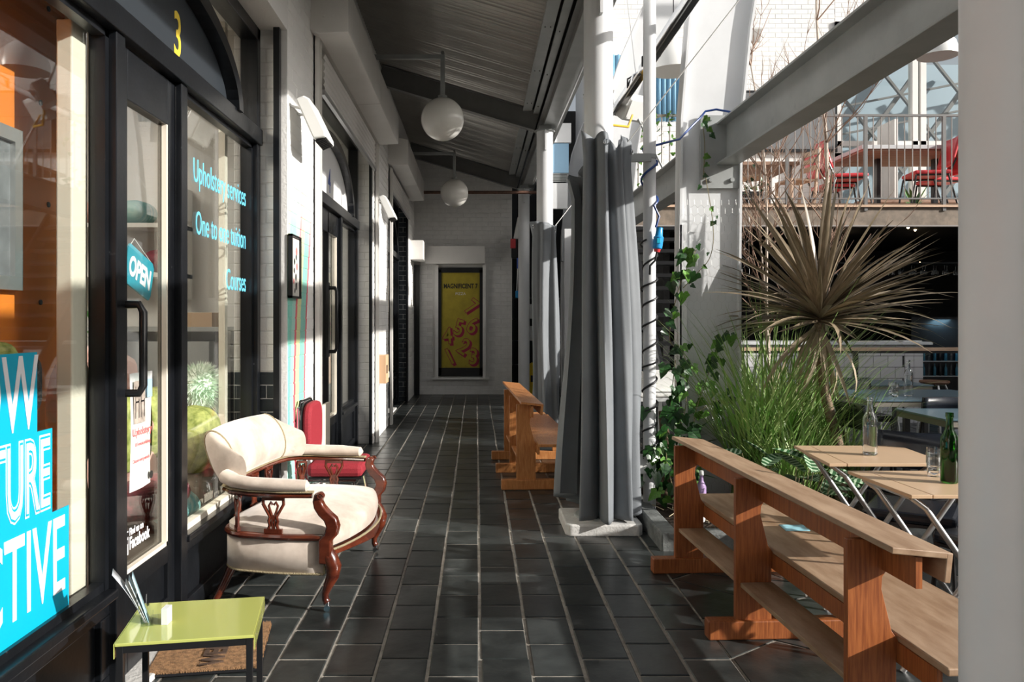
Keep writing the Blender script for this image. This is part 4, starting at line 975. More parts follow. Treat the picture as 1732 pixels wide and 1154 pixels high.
# ivy
def leaf_mesh(name,pts,m,fold=.25):
    vs=[(0,0,0)]+[(x,y,abs(x)*fold-.12*y*y) for x,y in pts]; fs=[(0,i,i+1) for i in range(1,len(pts))]
    me=bpy.data.meshes.new(name); me.from_pydata(vs,[],fs); me.materials.append(m); return me
half=[(0,0),(.12,-.16),(.30,-.18),(.44,.0),(.56,.12),(.42,.24),(.34,.34),(.30,.50),(.14,.78),(0,1.0)]
ivyp=half+[(-x,y) for x,y in half[-2:0:-1]]
IVY=[leaf_mesh('ivy_leaf',[(x*.82,y*.9) for x,y in ivyp],m,f) for m,f in ((LEAFD,.25),(LEAFD,.05),(mat('ivy_light_green',(.10,.24,.035),.35,var=.3,vs=10,objvar=.3),.3))]  # third leaf set is simply a lighter green
STEMM=mat('vine_stem',(.20,.17,.09),.8)
def vine(path,label,nl,size,spread,seed,tag_=True):
    r_=random.Random(seed); t=thing('ivy_vine',label,'plant',(path[0][0],path[0][1],.08),0,'ivy vines on the nearest curved frame')
    # catmull
    P=[Vector(p) for p in path]; S=[]
    for i in range(len(P)-1):
        p0=P[max(i-1,0)];p1=P[i];p2=P[i+1];p3=P[min(i+2,len(P)-1)]
        for k in range(8):
            s=k/8; S.append(.5*((2*p1)+(p2-p0)*s+(2*p0-5*p1+4*p2-p3)*s*s+(3*p1-p0-3*p2+p3)*s**3))
    S.append(P[-1]); MB().tube(S,.0035,6).build('stem',STEMM,t,smooth=True)
    for i in range(nl):
        p=S[int(r_.uniform(0.02,.99)*(len(S)-1))]+Vector((r_.gauss(0,spread),r_.uniform(-.07,.0),r_.gauss(0,spread)))
        sz=size*r_.uniform(.6,1.15)
        M=Matrix.Translation(p)@Euler((R(r_.uniform(60,120)),r_.uniform(-.5,.5),R(r_.uniform(-35,35)))).to_matrix().to_4x4()@Matrix.Rotation(r_.uniform(2.2,4.1),4,'Z')@Matrix.Scale(sz,4)
        inst('leaf',r_.choice(IVY),t,M)
    return t
def at(px,py,Y): return ((px-806)*Y/1350,Y,1.45+(541-py)*Y/1350)
vine([(1.55,5.9,.1),(1.52,6.05,.5),(1.60,6.1,.80),(1.62,6.2,1.15),(1.50,6.2,1.3),(1.56,6.2,1.65),(1.66,6.22,1.9),(1.72,6.25,2.0)],'tall ivy vine climbing the edge of the nearest curved frame',46,.105,.055,1)
vine([(1.6,5.9,.1),(1.66,6.1,.65),(1.78,6.22,.95),(1.88,6.25,1.2),(1.98,6.26,1.35)],'ivy vine climbing diagonally across the face of the nearest curved frame',26,.10,.035,2)
vine([(1.7,6.1,.75),(1.9,6.22,.82),(2.05,6.25,.75),(2.12,6.2,.55),(2.15,6.1,.25)],'dark ivy vine crossing low on the nearest curved frame',22,.095,.05,3)
vine([(1.80,6.30,2.62),(1.86,6.28,2.2),(1.84,6.28,1.95),(1.72,6.28,1.8),(1.62,6.25,1.7)],'thin nearly bare ivy tendril below the beam end plate',8,.05,.02,4)
vine([(1.78,6.28,3.0),(1.79,6.26,2.8),(1.78,6.27,2.55)],'small ivy tuft beside the beam end plate',8,.07,.02,5)
vine([(1.45,5.75,.12),(1.38,5.8,.45),(1.42,5.85,.8),(1.47,5.9,1.15)],'bushy dark ivy at the foot of the slim grey pipe',70,.11,.09,6)
# dark strap leaves behind pole
def strap_plant(name,label,c,n_,ll,wd,m,seed,up=(.5,1.1),droop=.6,cat='plant',stuff=False,base=.04,grp=None,nseg=6,merge=False,z0=.08):
    r_=random.Random(seed); t=thing(name,label,cat,(c[0],c[1],z0),0,grp); allm=MB()
    for i in range(n_):
        a=r_.uniform(0,2*PI); L_=ll*r_.uniform(.6,1.1); e=r_.uniform(*up); mb=allm if merge else MB(); vs=[]
        bx=c[0]+r_.uniform(-base,base); by=c[1]+r_.uniform(-base,base)
        sd_=Vector((-math.sin(a),math.cos(a),0)); dr=droop*r_.uniform(.5,1.3)
        for k in range(nseg+1):
            s=k/nseg; el=e-dr*s*1.1
            if k==0: p=Vector((bx,by,z0))
            else: p=p+Vector((math.cos(a)*math.cos(el),math.sin(a)*math.cos(el),math.sin(el)))*(L_/nseg)
            w_=wd*max(.04,math.sin(PI*min(1,.15+.85*s))**.7) if k<nseg else wd*.03
            vs+=[p-sd_*w_,p+sd_*w_]
        mb.add(vs,[(2*k,2*k+1,2*k+3,2*k+2) for k in range(nseg)])
        if not merge: mb.build('leaf',m,t,smooth=True)
    if merge: tag(allm.build('blades',m,t,smooth=True),kind='stuff')
    return t
strap_plant('broad_leaf_plant','dark green strap leaved plant behind the slim grey pipe',(1.42,6.35),40,.85,.035,LEAFD,21,(.9,1.5),1.1)
t=thing('plant_stump','short rough brown plant trunk standing behind the pipe','trunk',(1.44,6.1,.07)); MB().tube([(1.44,6.1,.07),(1.45,6.1,.4),(1.43,6.12,.75)],[.045,.04,.035],12).build('trunk',mat('fibrous_bark',(.10,.065,.04),.9,var=.5,vs=30,bump=1,bs=50),t,smooth=True)
GRASS=mat('grass_green',(.13,.31,.05),.45,col2=(.36,.42,.18),vs=6)
for i,(x,y,n_,ll) in enumerate(((2.12,6.2,230,1.6),(2.38,6.35,280,1.7),(2.62,6.5,200,1.45),(2.30,5.85,170,1.0),(2.85,6.2,140,1.0))):
    strap_plant('tall_grass',['tall green grass clump hard against the curved frame','tall green grass clump in front of the bare tree','tall green grass clump behind the spiky palm trunk','lower grass clump leaning over the planter kerb','thin grass clump under the spiky palm crown'][i],(x,y),n_,ll,.0055,GRASS,30+i,(1.15,1.55),.75,base=.12,grp='grass clumps in the planting bed',merge=True,nseg=7)
# variegated broad leaves
VAR=mat('striped_leaf',(.05,.14,.04),.4); nn=VAR.node_tree.nodes; wv=nn.new('ShaderNodeTexWave'); wv.inputs['Scale'].default_value=2.1; wv.bands_direction='Y'; wv.inputs['Distortion'].default_value=.6
tc=nn.new('ShaderNodeTexCoord'); VAR.node_tree.links.new(tc.outputs['Object'],wv.inputs[0]); cr=nn.new('ShaderNodeValToRGB'); cr.color_ramp.elements[0].color=(.03,.10,.035,1); cr.color_ramp.elements[1].color=(.38,.50,.34,1); cr.color_ramp.elements[0].position=.5; cr.color_ramp.elements[1].position=.75
VAR.node_tree.links.new(wv.outputs['Color'],cr.inputs[0]); VAR.node_tree.links.new(cr.outputs[0],nn['Principled BSDF'].inputs['Base Color'])
ov=[(0,0),(.16,.08),(.25,.3),(.24,.55),(.14,.82),(0,1)]; ovp=ov+[(-x,y) for x,y in ov[-2:0:-1]]
vm=leaf_mesh('striped_leaf',ovp,VAR,.2)
t=thing('striped_leaf_plant','low plant with large white striped leaves behind the nearest pew','plant',(2.15,5.4,.1))
for i in range(30):
    a=rnd.uniform(0,2*PI); e=rnd.uniform(-.2,.9); c0=Vector((2.1+rnd.uniform(-.35,.35),5.38+rnd.uniform(-.2,.2),.22+rnd.uniform(0,.36)))
    MB().tube([(c0.x*.6+2.1*.4,c0.y*.6+5.38*.4,.08),c0],.003,5).build('leaf_stalk',STEMM,t)
    inst('leaf',vm,t,Matrix.Translation(c0)@Euler((e,rnd.uniform(-.4,.4),a)).to_matrix().to_4x4()@Matrix.Scale(rnd.uniform(.17,.26),4))
# cordyline
t=thing('spiky_palm','bronze leaved spiky palm on a thin ringed trunk above the tables','plant',(2.66,6.0,.08))
BARKM=mat('palm_bark',(.22,.155,.10),.85,var=.4,vs=30,bump=1,bs=60)
tr_=[(2.74,6.0,.08),(2.72,6.0,.5),(2.63,6.0,.85),(2.58,6.0,1.15),(2.58,6.0,1.45)]
MB().tube(tr_,[.045,.040,.036,.034,.040],12).build('trunk',BARKM,t,smooth=True)
BRZ=mat('bronze_leaf',(.30,.235,.165),.40,col2=(.15,.12,.07),vs=3,stretch=(3,30,3),objvar=.35); DEADL=mat('dry_leaf',(.40,.32,.22),.7,var=.2,vs=4,objvar=.2)
def sword(name,m,bend,L_=1.0,wd=.026,nseg=8):
    vs=[];p=Vector((0,0,0))
    for k in range(nseg+1):
        s=k/nseg; el=-bend*s*s
        if k: p=p+Vector((math.cos(el),0,math.sin(el)))*(L_/nseg)
        w_=wd*(.45+.55*min(1,s*3))*max(.03,(1-s**3.2)); vs+=[p+Vector((0,-w_,w_*.35)),p,p+Vector((0,w_,w_*.35))]
    fs=[]
    for k in range(nseg):
        a=3*k; fs+=[(a,a+1,a+4,a+3),(a+1,a+2,a+5,a+4)]
    me=bpy.data.meshes.new(name); me.from_pydata(vs,[],fs); me.materials.append(m); me.polygons.foreach_set('use_smooth',[True]*len(me.polygons)); return me
SW=[sword('leaf',BRZ,b) for b in (.05,.2,.35,.5,.15,.7)]; DW=[sword('dry_leaf',DEADL,b) for b in (.9,1.3)]
r_=random.Random(5); H=Vector((2.58,6.0,1.44))
for i in range(205):
    a=r_.uniform(0,2*PI); e=math.asin(r_.uniform(-.12,1)); el=e
    zo=(e/(PI/2))*.12; L_=r_.uniform(.74,1.0)*(1.1 if e>.9 else 1.0 if e>0.3 else .92)
    M=Matrix.Translation(H+Vector((0,0,zo)))@Matrix.Rotation(a,4,'Z')@Matrix.Rotation(-el,4,'Y')@Matrix.Rotation(r_.uniform(-.5,.5),4,'X')@Matrix.Scale(L_,4)
    inst('leaf',SW[r_.choice((0,1,4,2)) if e>.5 else r_.choice((0,1,2,3,4,5))],t,M)
for i in range(20):
    a=r_.uniform(0,2*PI); M=Matrix.Translation(H+Vector((0,0,-.03)))@Matrix.Rotation(a,4,'Z')@Matrix.Rotation(r_.uniform(.5,1.2),4,'Y')@Matrix.Rotation(r_.uniform(-.6,.6),4,'X')@Matrix.Scale(r_.uniform(.5,.85),4)
    inst('dry_leaf',r_.choice(DW),t,M)
# bare trees
BRC=mat('pale_birch_bark',(.55,.46,.38),.7,var=.25,vs=9); TWIG=mat('brown_twig',(.27,.17,.12),.8)
def bare_tree(c,h,label,seed,lean,r0=.026):
    r_=random.Random(seed); t=thing('bare_tree',label,'tree',(c[0],c[1],.08),0,'bare young trees in the planting bed'); pts=[]
    for k in range(13):
        s=k/12; pts.append(Vector((c[0]+lean[0]*s+.05*math.sin(s*7+seed),c[1]+lean[1]*s+.04*math.cos(s*6),.08+h*s)))
    MB().tube(pts,[r0*(1-.75*k/12) for k in range(13)],8).build('trunk',BRC,t,smooth=True)
    def twig(mb,p,d,L_,r,dep):
        q=[p]; dd=d.copy()
        for k in range(5): dd=(dd+Vector((r_.gauss(0,.12),r_.gauss(0,.12),.07+r_.gauss(0,.06)))).normalized(); q.append(q[-1]+dd*L_/5)
        mb.tube(q,[r*(1-.14*k) for k in range(6)],5)
        if dep:
            for k in range(3): i=r_.randint(1,4); nd=(dd+Vector((r_.gauss(0,.6),r_.gauss(0,.6),r_.uniform(0,.5)))).normalized(); twig(mb,q[i],nd,L_*.55,r*.6,dep-1)
    for i in range(15):
        k=r_.randint(4,11); a=r_.uniform(0,2*PI); mb=MB(); twig(mb,pts[k],Vector((math.cos(a)*.6,math.sin(a)*.6,.8)).normalized(),r_.uniform(.5,1.0),.0065,2); mb.build('branch',TWIG,t,smooth=True)
    return t
bare_tree((2.86,6.75),4.3,'bare pale barked tree rising behind the spiky palm crown',4,(.12,.1),.03)
bare_tree((2.62,6.8),3.9,'thinner bare tree between the curved frame and the palm',9,(-.28,.1),.018)
bare_tree((2.45,6.85),3.0,'smallest bare sapling close beside the curved frame',12,(.05,.05),.013)
# chicken wire
t=thing('chicken_wire','thin wire netting wrapped on the foot of the nearest curved frame','netting',(1.85,6.2,.1)); mb=MB(); s=.045; WIRE=mat('galvanised_wire',(.45,.45,.44),.4,.6)
for i in range(0,10):
    for j in range(0,34):
        x=1.62+i*s*1.2; z=.12+j*s*1.5+ (0); 
        if j%2: x+=s*.6
        yy=6.245+.012*math.sin(x*19+z*7)+.01*math.sin(z*13)
        y2=6.245+.012*math.sin((x+.03)*19+z*7)
        for (dx,dz) in ((0,.9*s),(.6*s,-.5*s+0),(-.6*s,-.5*s)):
            mb.cyl((x,yy,z),(x+dx,y2,z+dz),.0006,n=3)
tag(mb.build('wire_mesh',WIRE,t),kind='stuff')

# ================================================================ COURTYARD FURNITURE
TTOP=mat('tan_laminate',(.60,.42,.27),.35,var=.06,vs=3); 
def folding(name,label,x0,x1,y0,y1,sk):
    t=thing(name,label,'table',((x0+x1)/2,(y0+y1)/2,0),0,'square folding tables')
    def q(xa,xb,ya,yb): 
        f=lambda x,y:(x+sk*(y-y0),y); return [f(xa,ya),f(xb,ya),f(xb,yb),f(xa,yb)]
    MB().prism(q(x0,x0+.085,y0,y1),'z',.735,.75).build('leaf_panel',TTOP,t,bevel=.002); MB().prism(q(x0+.088,x1,y0,y1),'z',.735,.75).build('table_top',TTOP,t,bevel=.002)
    for y in (y0+.07,y1-.07):
        dx=sk*(y-y0)
        MB().tube([(x0+.04+dx,y,.725),(x0+.10+dx,y,.68),(x1-.02+dx,y,.0)],.0125,10).build('leg',ALU,t,smooth=True); MB().tube([(x1-.04+dx,y+.03,.725),(x1-.10+dx,y+.03,.68),(x0+.02+dx,y+.03,.0)],.0125,10).build('leg',ALU,t,smooth=True)
        MB().cyl(((x0+x1)/2+dx,y-.01,.35),((x0+x1)/2+dx,y+.045,.35),.012,n=10).build('pivot',BLKM,t)
    MB().cyl((x0+.06,y0+.07,.715),(x0+.06+sk*(y1-y0),y1-.07,.715),.011,n=8).build('cross_bar',ALU,t); MB().cyl((x1-.06,y0+.07,.10),(x1-.06,y1-.07,.10),.010,n=8).build('cross_bar',ALU,t)
    return t
folding('folding_table','square tan folding table with the tall water bottle on it',1.715,2.30,3.88,4.44,.09)
folding('folding_table','square tan folding table with green bottle and stacked glasses',1.735,2.33,3.185,3.70,-.03)
def bottle(c,label,m,cat,h=.30,r=.037,liquid=None,name='glass_bottle',grp=None):
    t=thing(name,label,cat,c,0,grp); k=h/.30
    prof=[(.001,.004),(r*.8,.0),(r,.008),(r,.17*k),(r*.93,.195*k),(r*.5,.225*k),(.0145,.245*k),(.0135,.28*k),(.016,.282*k),(.016,.30*k),(.012,.30*k),(.0115,.245*k),(r*.45,.22*k),(r*.88,.19*k),(r-.003,.17*k),(r-.003,.01),(.001,.012)]
    MB().lathe(prof,c,28).build('bottle_body',m,t,smooth=True)
    if liquid: MB().lathe([(.001,.0125),(r-.0034,.0125),(r-.0034,liquid),(.001,liquid)],c,28).build('water',realglass('water',(.97,.99,1)) if 'water' not in bpy.data.materials else bpy.data.materials['water'],t,smooth=True)
    return t
def tumbler(c,label,h=.13,r=.033,grp='drinking glasses'):
    t=thing('drinking_glass',label,'glass',c,0,grp)
    MB().lathe([(.001,.0),(r*.8,.0),(r*.86,.02),(r*.94,h*.55),(r,h*.58),(r,h),(r-.002,h),(r*.9,h*.55),(r*.8,.02),(.001,.008)],c,20).build('tumbler',BOTTLE,t,smooth=True); return t
bottle((2.036,4.13,.7505),'clear water bottle alone on the farther tan folding table',BOTTLE,'bottle',.30,.037,.15)
t=bottle((2.03,3.425,.7505),'green wine bottle on the nearer tan folding table',GREENB,'bottle',.30,.036)
tumbler((2.047,3.57,.7505),'clear tumbler with another stacked in it beside the green bottle',.105); tumbler((2.047,3.57,.7505+.028),'upper of the stacked tumblers beside the green bottle',.10,.031)
bt_=mat('blue_grey_tabletop',(.10,.16,.20),.28,var=.08,vs=3); EDGE=mat('plywood_edge',(.20,.18,.15),.6)
def cafe_table(label,x0,x1,y0,y1,m=bt_,em=EDGE,lm=BLKM,name='cafe_table',grp='blue grey cafe tables'):
    t=thing(name,label,'table',((x0+x1)/2,(y0+y1)/2,0),0,grp)
    MB().box(x0,x1,y0,y1,.735,.75).build('table_top',m,t,bevel=.002); MB().box(x0+.01,x1-.01,y0+.01,y1-.01,.69,.735).build('edge_frame',em,t)
    for x in (x0+.06,x1-.06):
        for y in (y0+.06,y1-.06): MB().box(x-.02,x+.02,y-.02,y+.02,0,.69).build('leg',lm,t)
    return t
cafe_table('blue grey cafe table carrying the clear bottle and glasses',3.42,4.75,6.95,8.0)
cafe_table('blue grey cafe table half hidden by the very near column',3.30,4.3,5.62,6.3)
cafe_table('blue grey cafe table behind the spiky palm trunk',3.5,4.9,8.55,9.3)
cafe_table('white table standing behind the big grey curtain',1.1,2.0,7.4,8.5,WHITEPL,PALE,ALU,'white_table','white tables behind the curtains')
cafe_table('white trestle table between the two curtains',1.15,1.9,9.6,10.5,WHITEPL,PALE,ALU,'white_table','white tables behind the curtains')
bottle((3.95,7.3,.7505),'clear tall bottle on the blue grey cafe table',BOTTLE,'bottle',.33,.038); tumbler((3.80,7.25,.7505),'tumbler beside the clear bottle on the blue grey table',.12,.034); tumbler((3.88,7.45,.7505),'tumbler behind the clear bottle on the blue grey table',.12,.034)
t=thing('plastic_crate','small white plastic crate on the table behind the curtain','crate',(1.75,7.8,.75)); 
for b in ((1.62,1.92,7.65,7.66,.752,.95),(1.62,1.92,7.94,7.95,.752,.95),(1.62,1.63,7.66,7.94,.752,.95),(1.91,1.92,7.66,7.94,.752,.95),(1.62,1.92,7.65,7.95,.751,.76)): MB().box(*b).build('side_panel',WHITEPL,t)
for i,(x,y) in enumerate(((1.45,7.6),(1.52,7.8),(1.40,7.85))): bottle((x,y,.7505),['clear bottle nearest on the white table behind the curtain','clear bottle beside the white plastic crate','clear bottle farthest on the white table behind the curtain'][i],BOTTLE,'bottle',.28,.036,grp='bottles on the white table')
# black cafe chairs
def bchair():
    t=thing('cafe_chair','black vinyl cafe chair','chair',(0,0,0),0,'black vinyl cafe chairs')
    b=lambda mb,nm_,m,**k: mb.build(nm_,m,t,**k)
    b(MB().box(-.21,.21,-.21,.21,.43,.485),'seat',BLKV,bevel=.02); b(MB().box(-.20,.20,-.20,.20,.415,.43),'seat_board',BLKM)
    b(MB().surf(lambda u,v:(-.20+.40*u,.205+.05*v-.03*math.sin(PI*u)+.03,.64+.19*v),12,4),'backrest',BLKV,solid=.03,smooth=True)
    for x in (-.19,.19):
        b(MB().tube([(x,-.19,.425),(x*1.08,-.23,.0)],.011,8),'leg',BLKM,smooth=True); b(MB().tube([(x*1.08,.26,.0),(x,.19,.425),(x*.97,.235,.66)],.011,8),'leg',BLKM,smooth=True)
    return t
ch=bchair(); spots=[(2.27,4.15,-35,'black cafe chair under the tan folding table with the water bottle'),(2.36,3.55,-70,'black cafe chair under the nearest tan folding table'),(3.75,6.62,180,'black cafe chair backing onto the near side of the bottle table'),(4.35,6.60,170,'black cafe chair beside it, near side of the bottle table'),(3.10,7.5,90,'black cafe chair at the trunk end of the bottle table'),(3.7,5.35,180,'black cafe chair in front of the half hidden cafe table'),(3.05,5.95,95,'black cafe chair at the end of the half hidden cafe table'),(4.0,8.25,0,'black cafe chair between the two farther cafe tables'),(2.62,4.75,-150,'black cafe chair between the folding tables and planting bed')]
for i,(x,y,a,l) in enumerate(spots):
    if i==0: ch.location=(x,y,0); ch.rotation_euler=(0,0,R(a)); ch['label']=l
    else: clone(ch,(x,y,0),R(a),l)
# ================================================================ BAR UNDER THE BALCONY
TILEW=mat('white_glazed_tile',(.66,.65,.66),.2,objvar=.05); DKG=mat('dark_grout',(.06,.06,.06),.8)
t=thing('bar_counter','white tiled bar counter under the balcony','counter',(4.8,11.4,0))
MB().box(3.0,6.26,11.2,11.9,0,1.10).build('body',DKG,t); MB().box(2.95,6.36,11.12,11.95,1.10,1.14).build('counter_top',PALE,t,bevel=.004)
tw=.205; th_=.157; tme={}
for j in range(7):
    x=3.0-(tw/2 if j%2 else 0)
    while x<6.2:
        a=max(x,3.0); b=min(x+tw,6.0)
        if b-a>.03 and j*th_+th_<1.11:
            k=round(b-a,3)
            if k not in tme: mb=MB(); mb.box(.004,b-a-.004,-.012,.01,.004,th_-.004); tme[k]=mb.mesh('tile',TILEW)
            inst('tile',tme[k],t,Matrix.Translation((a,11.2,j*th_)))
        x+=tw
for j in range(7):
    for x in (6.0,6.13): MB().box(x+.003,x+.127,11.185,11.21,j*th_+.004,j*th_+th_-.004).build('tile',TILEW,t)
PLK=mat('pale_bar_wood',(.56,.38,.26),.5,var=.15,vs=4,stretch=(1,10,10))
t=thing('bar_shelf','long pale timber leaning shelf in front of the tiled bar','shelf',(5,10.3,0)); MB().box(3.1,8.2,10.2,10.55,1.05,1.085).build('board',PLK,t,bevel=.003); MB().box(3.1,8.2,10.22,10.53,1.02,1.05).build('steel_edge',BLKM,t)
for x in (3.2,4.9,6.7,8.1): MB().box(x,x+.05,10.35,10.4,0,1.03).build('post',BLKM,t)
SEATW=mat('stool_wood',(.17,.085,.045),.45,var=.2,vs=5)
def stool():
    t=thing('bar_stool','stool','stool',(0,0,0),0,'wooden topped stools by the tiled bar'); MB().lathe([(.001,.66),(.15,.66),(.17,.68),(.165,.70),(.001,.695)],(0,0,0),24).build('seat',SEATW,t,smooth=True)
    for a in (45,135,225,315):
        c_,s_=math.cos(R(a)),math.sin(R(a)); MB().tube([(.05*c_,.05*s_,.655),(.12*c_,.12*s_,.65),(.15*c_,.15*s_,.58),(.20*c_,.20*s_,0)],.011,8).build('leg',ALU,t,smooth=True)
    MB().tube([(.17*math.cos(k*PI/8),.17*math.sin(k*PI/8),.22) for k in range(16)],.008,6,closed=True).build('foot_ring',ALU,t,smooth=True); return t
s0=stool()
for i,(x,l) in enumerate(((4.45,'wooden topped stool at the bar nearest the palm trunk'),(5.0,'wooden topped stool at the bar behind the clear bottle'),(5.65,'wooden topped stool at the tiled counter end'),(6.35,'wooden topped stool past the tiled counter end'))):
    if i==0: s0.location=(x,9.85,0); s0['label']=l
    else: clone(s0,(x,9.85,0),.3*i,l)
room=struct_root('wall_bar',(6,16,0))
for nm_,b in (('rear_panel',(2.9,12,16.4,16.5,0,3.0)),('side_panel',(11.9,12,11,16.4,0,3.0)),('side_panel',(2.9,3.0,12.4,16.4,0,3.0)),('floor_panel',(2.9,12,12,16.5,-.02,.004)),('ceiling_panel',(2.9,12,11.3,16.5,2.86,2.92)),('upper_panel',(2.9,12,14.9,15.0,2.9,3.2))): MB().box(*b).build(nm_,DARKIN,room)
t=thing('drinks_fridge','glass fronted drinks fridge glowing blue in the dark bar','fridge',(8.5,14.5,0))
MB().box(7.9,9.6,14.5,15.1,0,1.5).build('cabinet',BLKM,t); FRB=mat('blue_fridge_liner',(.04,.16,.22),.4)
for z in (.15,.42,.69): MB().box(7.95,9.2,14.42,14.5,z,z+.015).build('shelf',ALU,t)
for z in (.435,.705):
    for k in range(9): 
        o=MB().lathe([(.02,0),(.024,.01),(.024,.13),(.010,.18),(.010,.22),(.001,.22)],(8.1+.1*k,14.46,z),10).build('chilled_bottle',[FRB,CLEAR,FRB,BLKM][k%4],smooth=True); tag(o,'small bottle standing in the blue lit drinks fridge','bottle','bottles in the drinks fridge')
l=bulb('fridge_lamp',(8.5,14.3,1.4),2.5,.3,(.4,.75,1),(R(20),0,0)); 
t=thing('glass_rack','hanging rack of stemmed glasses in the dark bar','rack',(7,13,2.1)); MB().box(5.6,8.8,12.9,13.3,2.36,2.38).build('rack_board',BLKM,t)
for x in (5.7,7.2,8.7): MB().cyl((x,13.1,2.38),(x,13.1,3.05),.008,n=6).build('hanger',BLKM,t)
wg=None
for k in range(34):
    x=5.7+.09*k
    if wg is None:
        wg=thing('wine_glass','upside down wine glass hanging in the bar rack','glass',(x,13.1,2.15),0,'stemmed glasses in the bar rack'); MB().lathe([(.03,.0),(.036,.03),(.028,.075),(.004,.09),(.004,.17),(.03,.178),(.03,.18),(.001,.18)],(x,13.1,2.18),12).build('bowl',BOTTLE,wg,smooth=True)
    else: clone(wg,(x,13.1+(.08 if k%2 else 0),2.15))
WARM=emit('warm_bulb',(1,.72,.42),25)
for i,(px,py,Y) in enumerate(((1536,385,12.0),(1548,389,12.5),(1427,413,13),(1556,445,13.5))):
    p=at(px,py,Y); t=thing('spot_bulb',['warm bulb, higher of the pair near the very near column','warm bulb, lower of the pair near the very near column','warm bulb glowing low behind the spiky palm leaves','single warm bulb lowest over the dark bar'][i],'lamp',p,0,'small warm bulbs in the bar'); MB().ball(p,.018,10,8).build('bulb',WARM,t,smooth=True); MB().cyl((p[0],p[1],p[2]+.015),(p[0],p[1],3.0),.006,n=6).build('stem',BLKM,t)
# magazines on counter
for i in range(4):
    o=MB().box(5.0+.33*i,5.26+.33*i,11.2,11.42,1.141,1.146+.004*i).build('magazine',[FLY,CREAM,FLY,WHITEPL][i]); tag(o,['white','cream','second white','glossy white'][i]+' magazine lying on the tiled counter top','magazine')

# ================================================================ STAIRCASE
t=thing('staircase','dark open tread staircase behind the slim grey pipe','staircase',(2.5,9.8,0)); 
for k in range(17): MB().box(2.12,3.0,8.3+.17*k,8.3+.17*k+.26,.17*(k+1)-.045,.17*(k+1)).build('tread',BLKM,t)
for x in (2.08,3.0): MB().bar((x+.02,8.3,.06),(x+.02,11.2,2.96),.04,.22).build('stringer',BLKM,t)
BRICKB=mat('brown_brick',(.16,.075,.045),.8,var=.4,vs=20)
# pale wall and dark room beyond corridor end
wf=struct_root('wall_far',(2,17,0))
MB().box(1.5,2.9,13.6,13.7,0,3.0).build('pale_panel',PALE,wf)
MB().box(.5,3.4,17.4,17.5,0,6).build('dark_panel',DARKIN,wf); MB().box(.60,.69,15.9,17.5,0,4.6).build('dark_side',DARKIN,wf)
MB().box(1.10,1.6,14.0,14.1,3.40,3.85).build('grey_fascia',PALE,wf); MB().box(2.16,2.25,13.7,17.4,0,7).build('sun_block_wall',MORTAR,wf)  # tall side wall is added, unseen, to keep sun off the end wall
for k in range(7): MB().box(1.1,1.6,13.98,14.0,3.87+.022*k,3.88+.022*k).build('louvre',STEEL,wf)
MB().box(1.10,1.62,14.02,14.1,4.03,4.55).build('blue_gable',mat('pale_blue_sheet',(.25,.42,.58),.5),wf)
MB().box(1.1,1.66,14.0,14.1,4.56,4.9).build('gusset_plate',PALE,wf)
# things hanging at end wall corner
t=thing('cable_reel','red and black cable tester hanging at the end wall corner','reel',(.76,15.2,2.7)); MB().box(.66,.86,15.1,15.3,2.62,2.98).build('case',BLKM,t,bevel=.02); MB().box(.64,.74,15.06,15.12,2.80,2.98).build('red_front',REDV,t,bevel=.01); MB().prism([(.70,2.98),(.86,2.98),(.84,3.38),(.78,3.4)],'y',15.1,15.2).build('white_cover',WHITEPL,t,bevel=.01)
t=thing('hanging_plug','blue plugs on twin leads hanging below the cable tester','plug',(.78,15.2,1.9)); MB().cyl((.80,15.15,2.42),(.80,15.15,2.62),.035,n=12).build('plug',BLUE,t); MB().tube([(.78,15.15,2.42),(.765,15.15,2.0)],.01,6).tube([(.82,15.15,2.42),(.80,15.15,2.0)],.01,6).build('lead',WHITEPL,t); MB().box(.74,.83,15.12,15.2,1.86,2.0).build('socket',BLUEPL,t,bevel=.01)
t=thing('floor_sign','yellow folding wet floor sign behind the third column','sign',(1.05,14.9,0)); MB().prism([(.90,0),(1.22,0),(1.17,.62),(1.02,.66),(.95,.62)],'y',14.75,14.77).build('panel',mat('safety_yellow',(.70,.48,.01),.4),t,bevel=.004); MB().prism([(.90,0),(1.22,0),(1.17,.62),(.95,.62)],'y',15.0,15.02).build('panel',bpy.data.materials['safety_yellow'],t); MB().box(1.0,1.13,14.742,14.75,.3,.42).build('symbol',BLKM,t)
t=thing('storage_shelf','dark metal shelf with pale jugs behind the small curtain','shelf',(1.1,16.6,0))
for z in (.5,1.0,1.45,1.9): MB().box(.75,1.9,16.4,16.8,z,z+.02).build('shelf_board',BLKM,t)
for x in (.76,1.87):
    for y in (16.41,16.78): MB().box(x,x+.02,y,y+.02,0,2.2).build('post',BLKM,t)
def jug(x,z,l):
    t=thing('plastic_jug',l,'jug',(x,16.5,z),0,'pale jugs on the dark shelf'); MB().lathe([(.06,0),(.075,.02),(.075,.22),(.05,.27),(.055,.3)],(x,16.5,z+.001),16).build('body',WHITEPL,t,smooth=True); MB().tube([(x-.07,16.5,z+.06),(x-.12,16.5,z+.08),(x-.12,16.5,z+.2),(x-.07,16.5,z+.22)],.012,6).build('handle',WHITEPL,t,smooth=True)
jug(1.15,1.02,'pale plastic jug on the lower dark shelf by the small curtain'); jug(1.13,1.47,'pale plastic jug on the upper dark shelf by the small curtain')

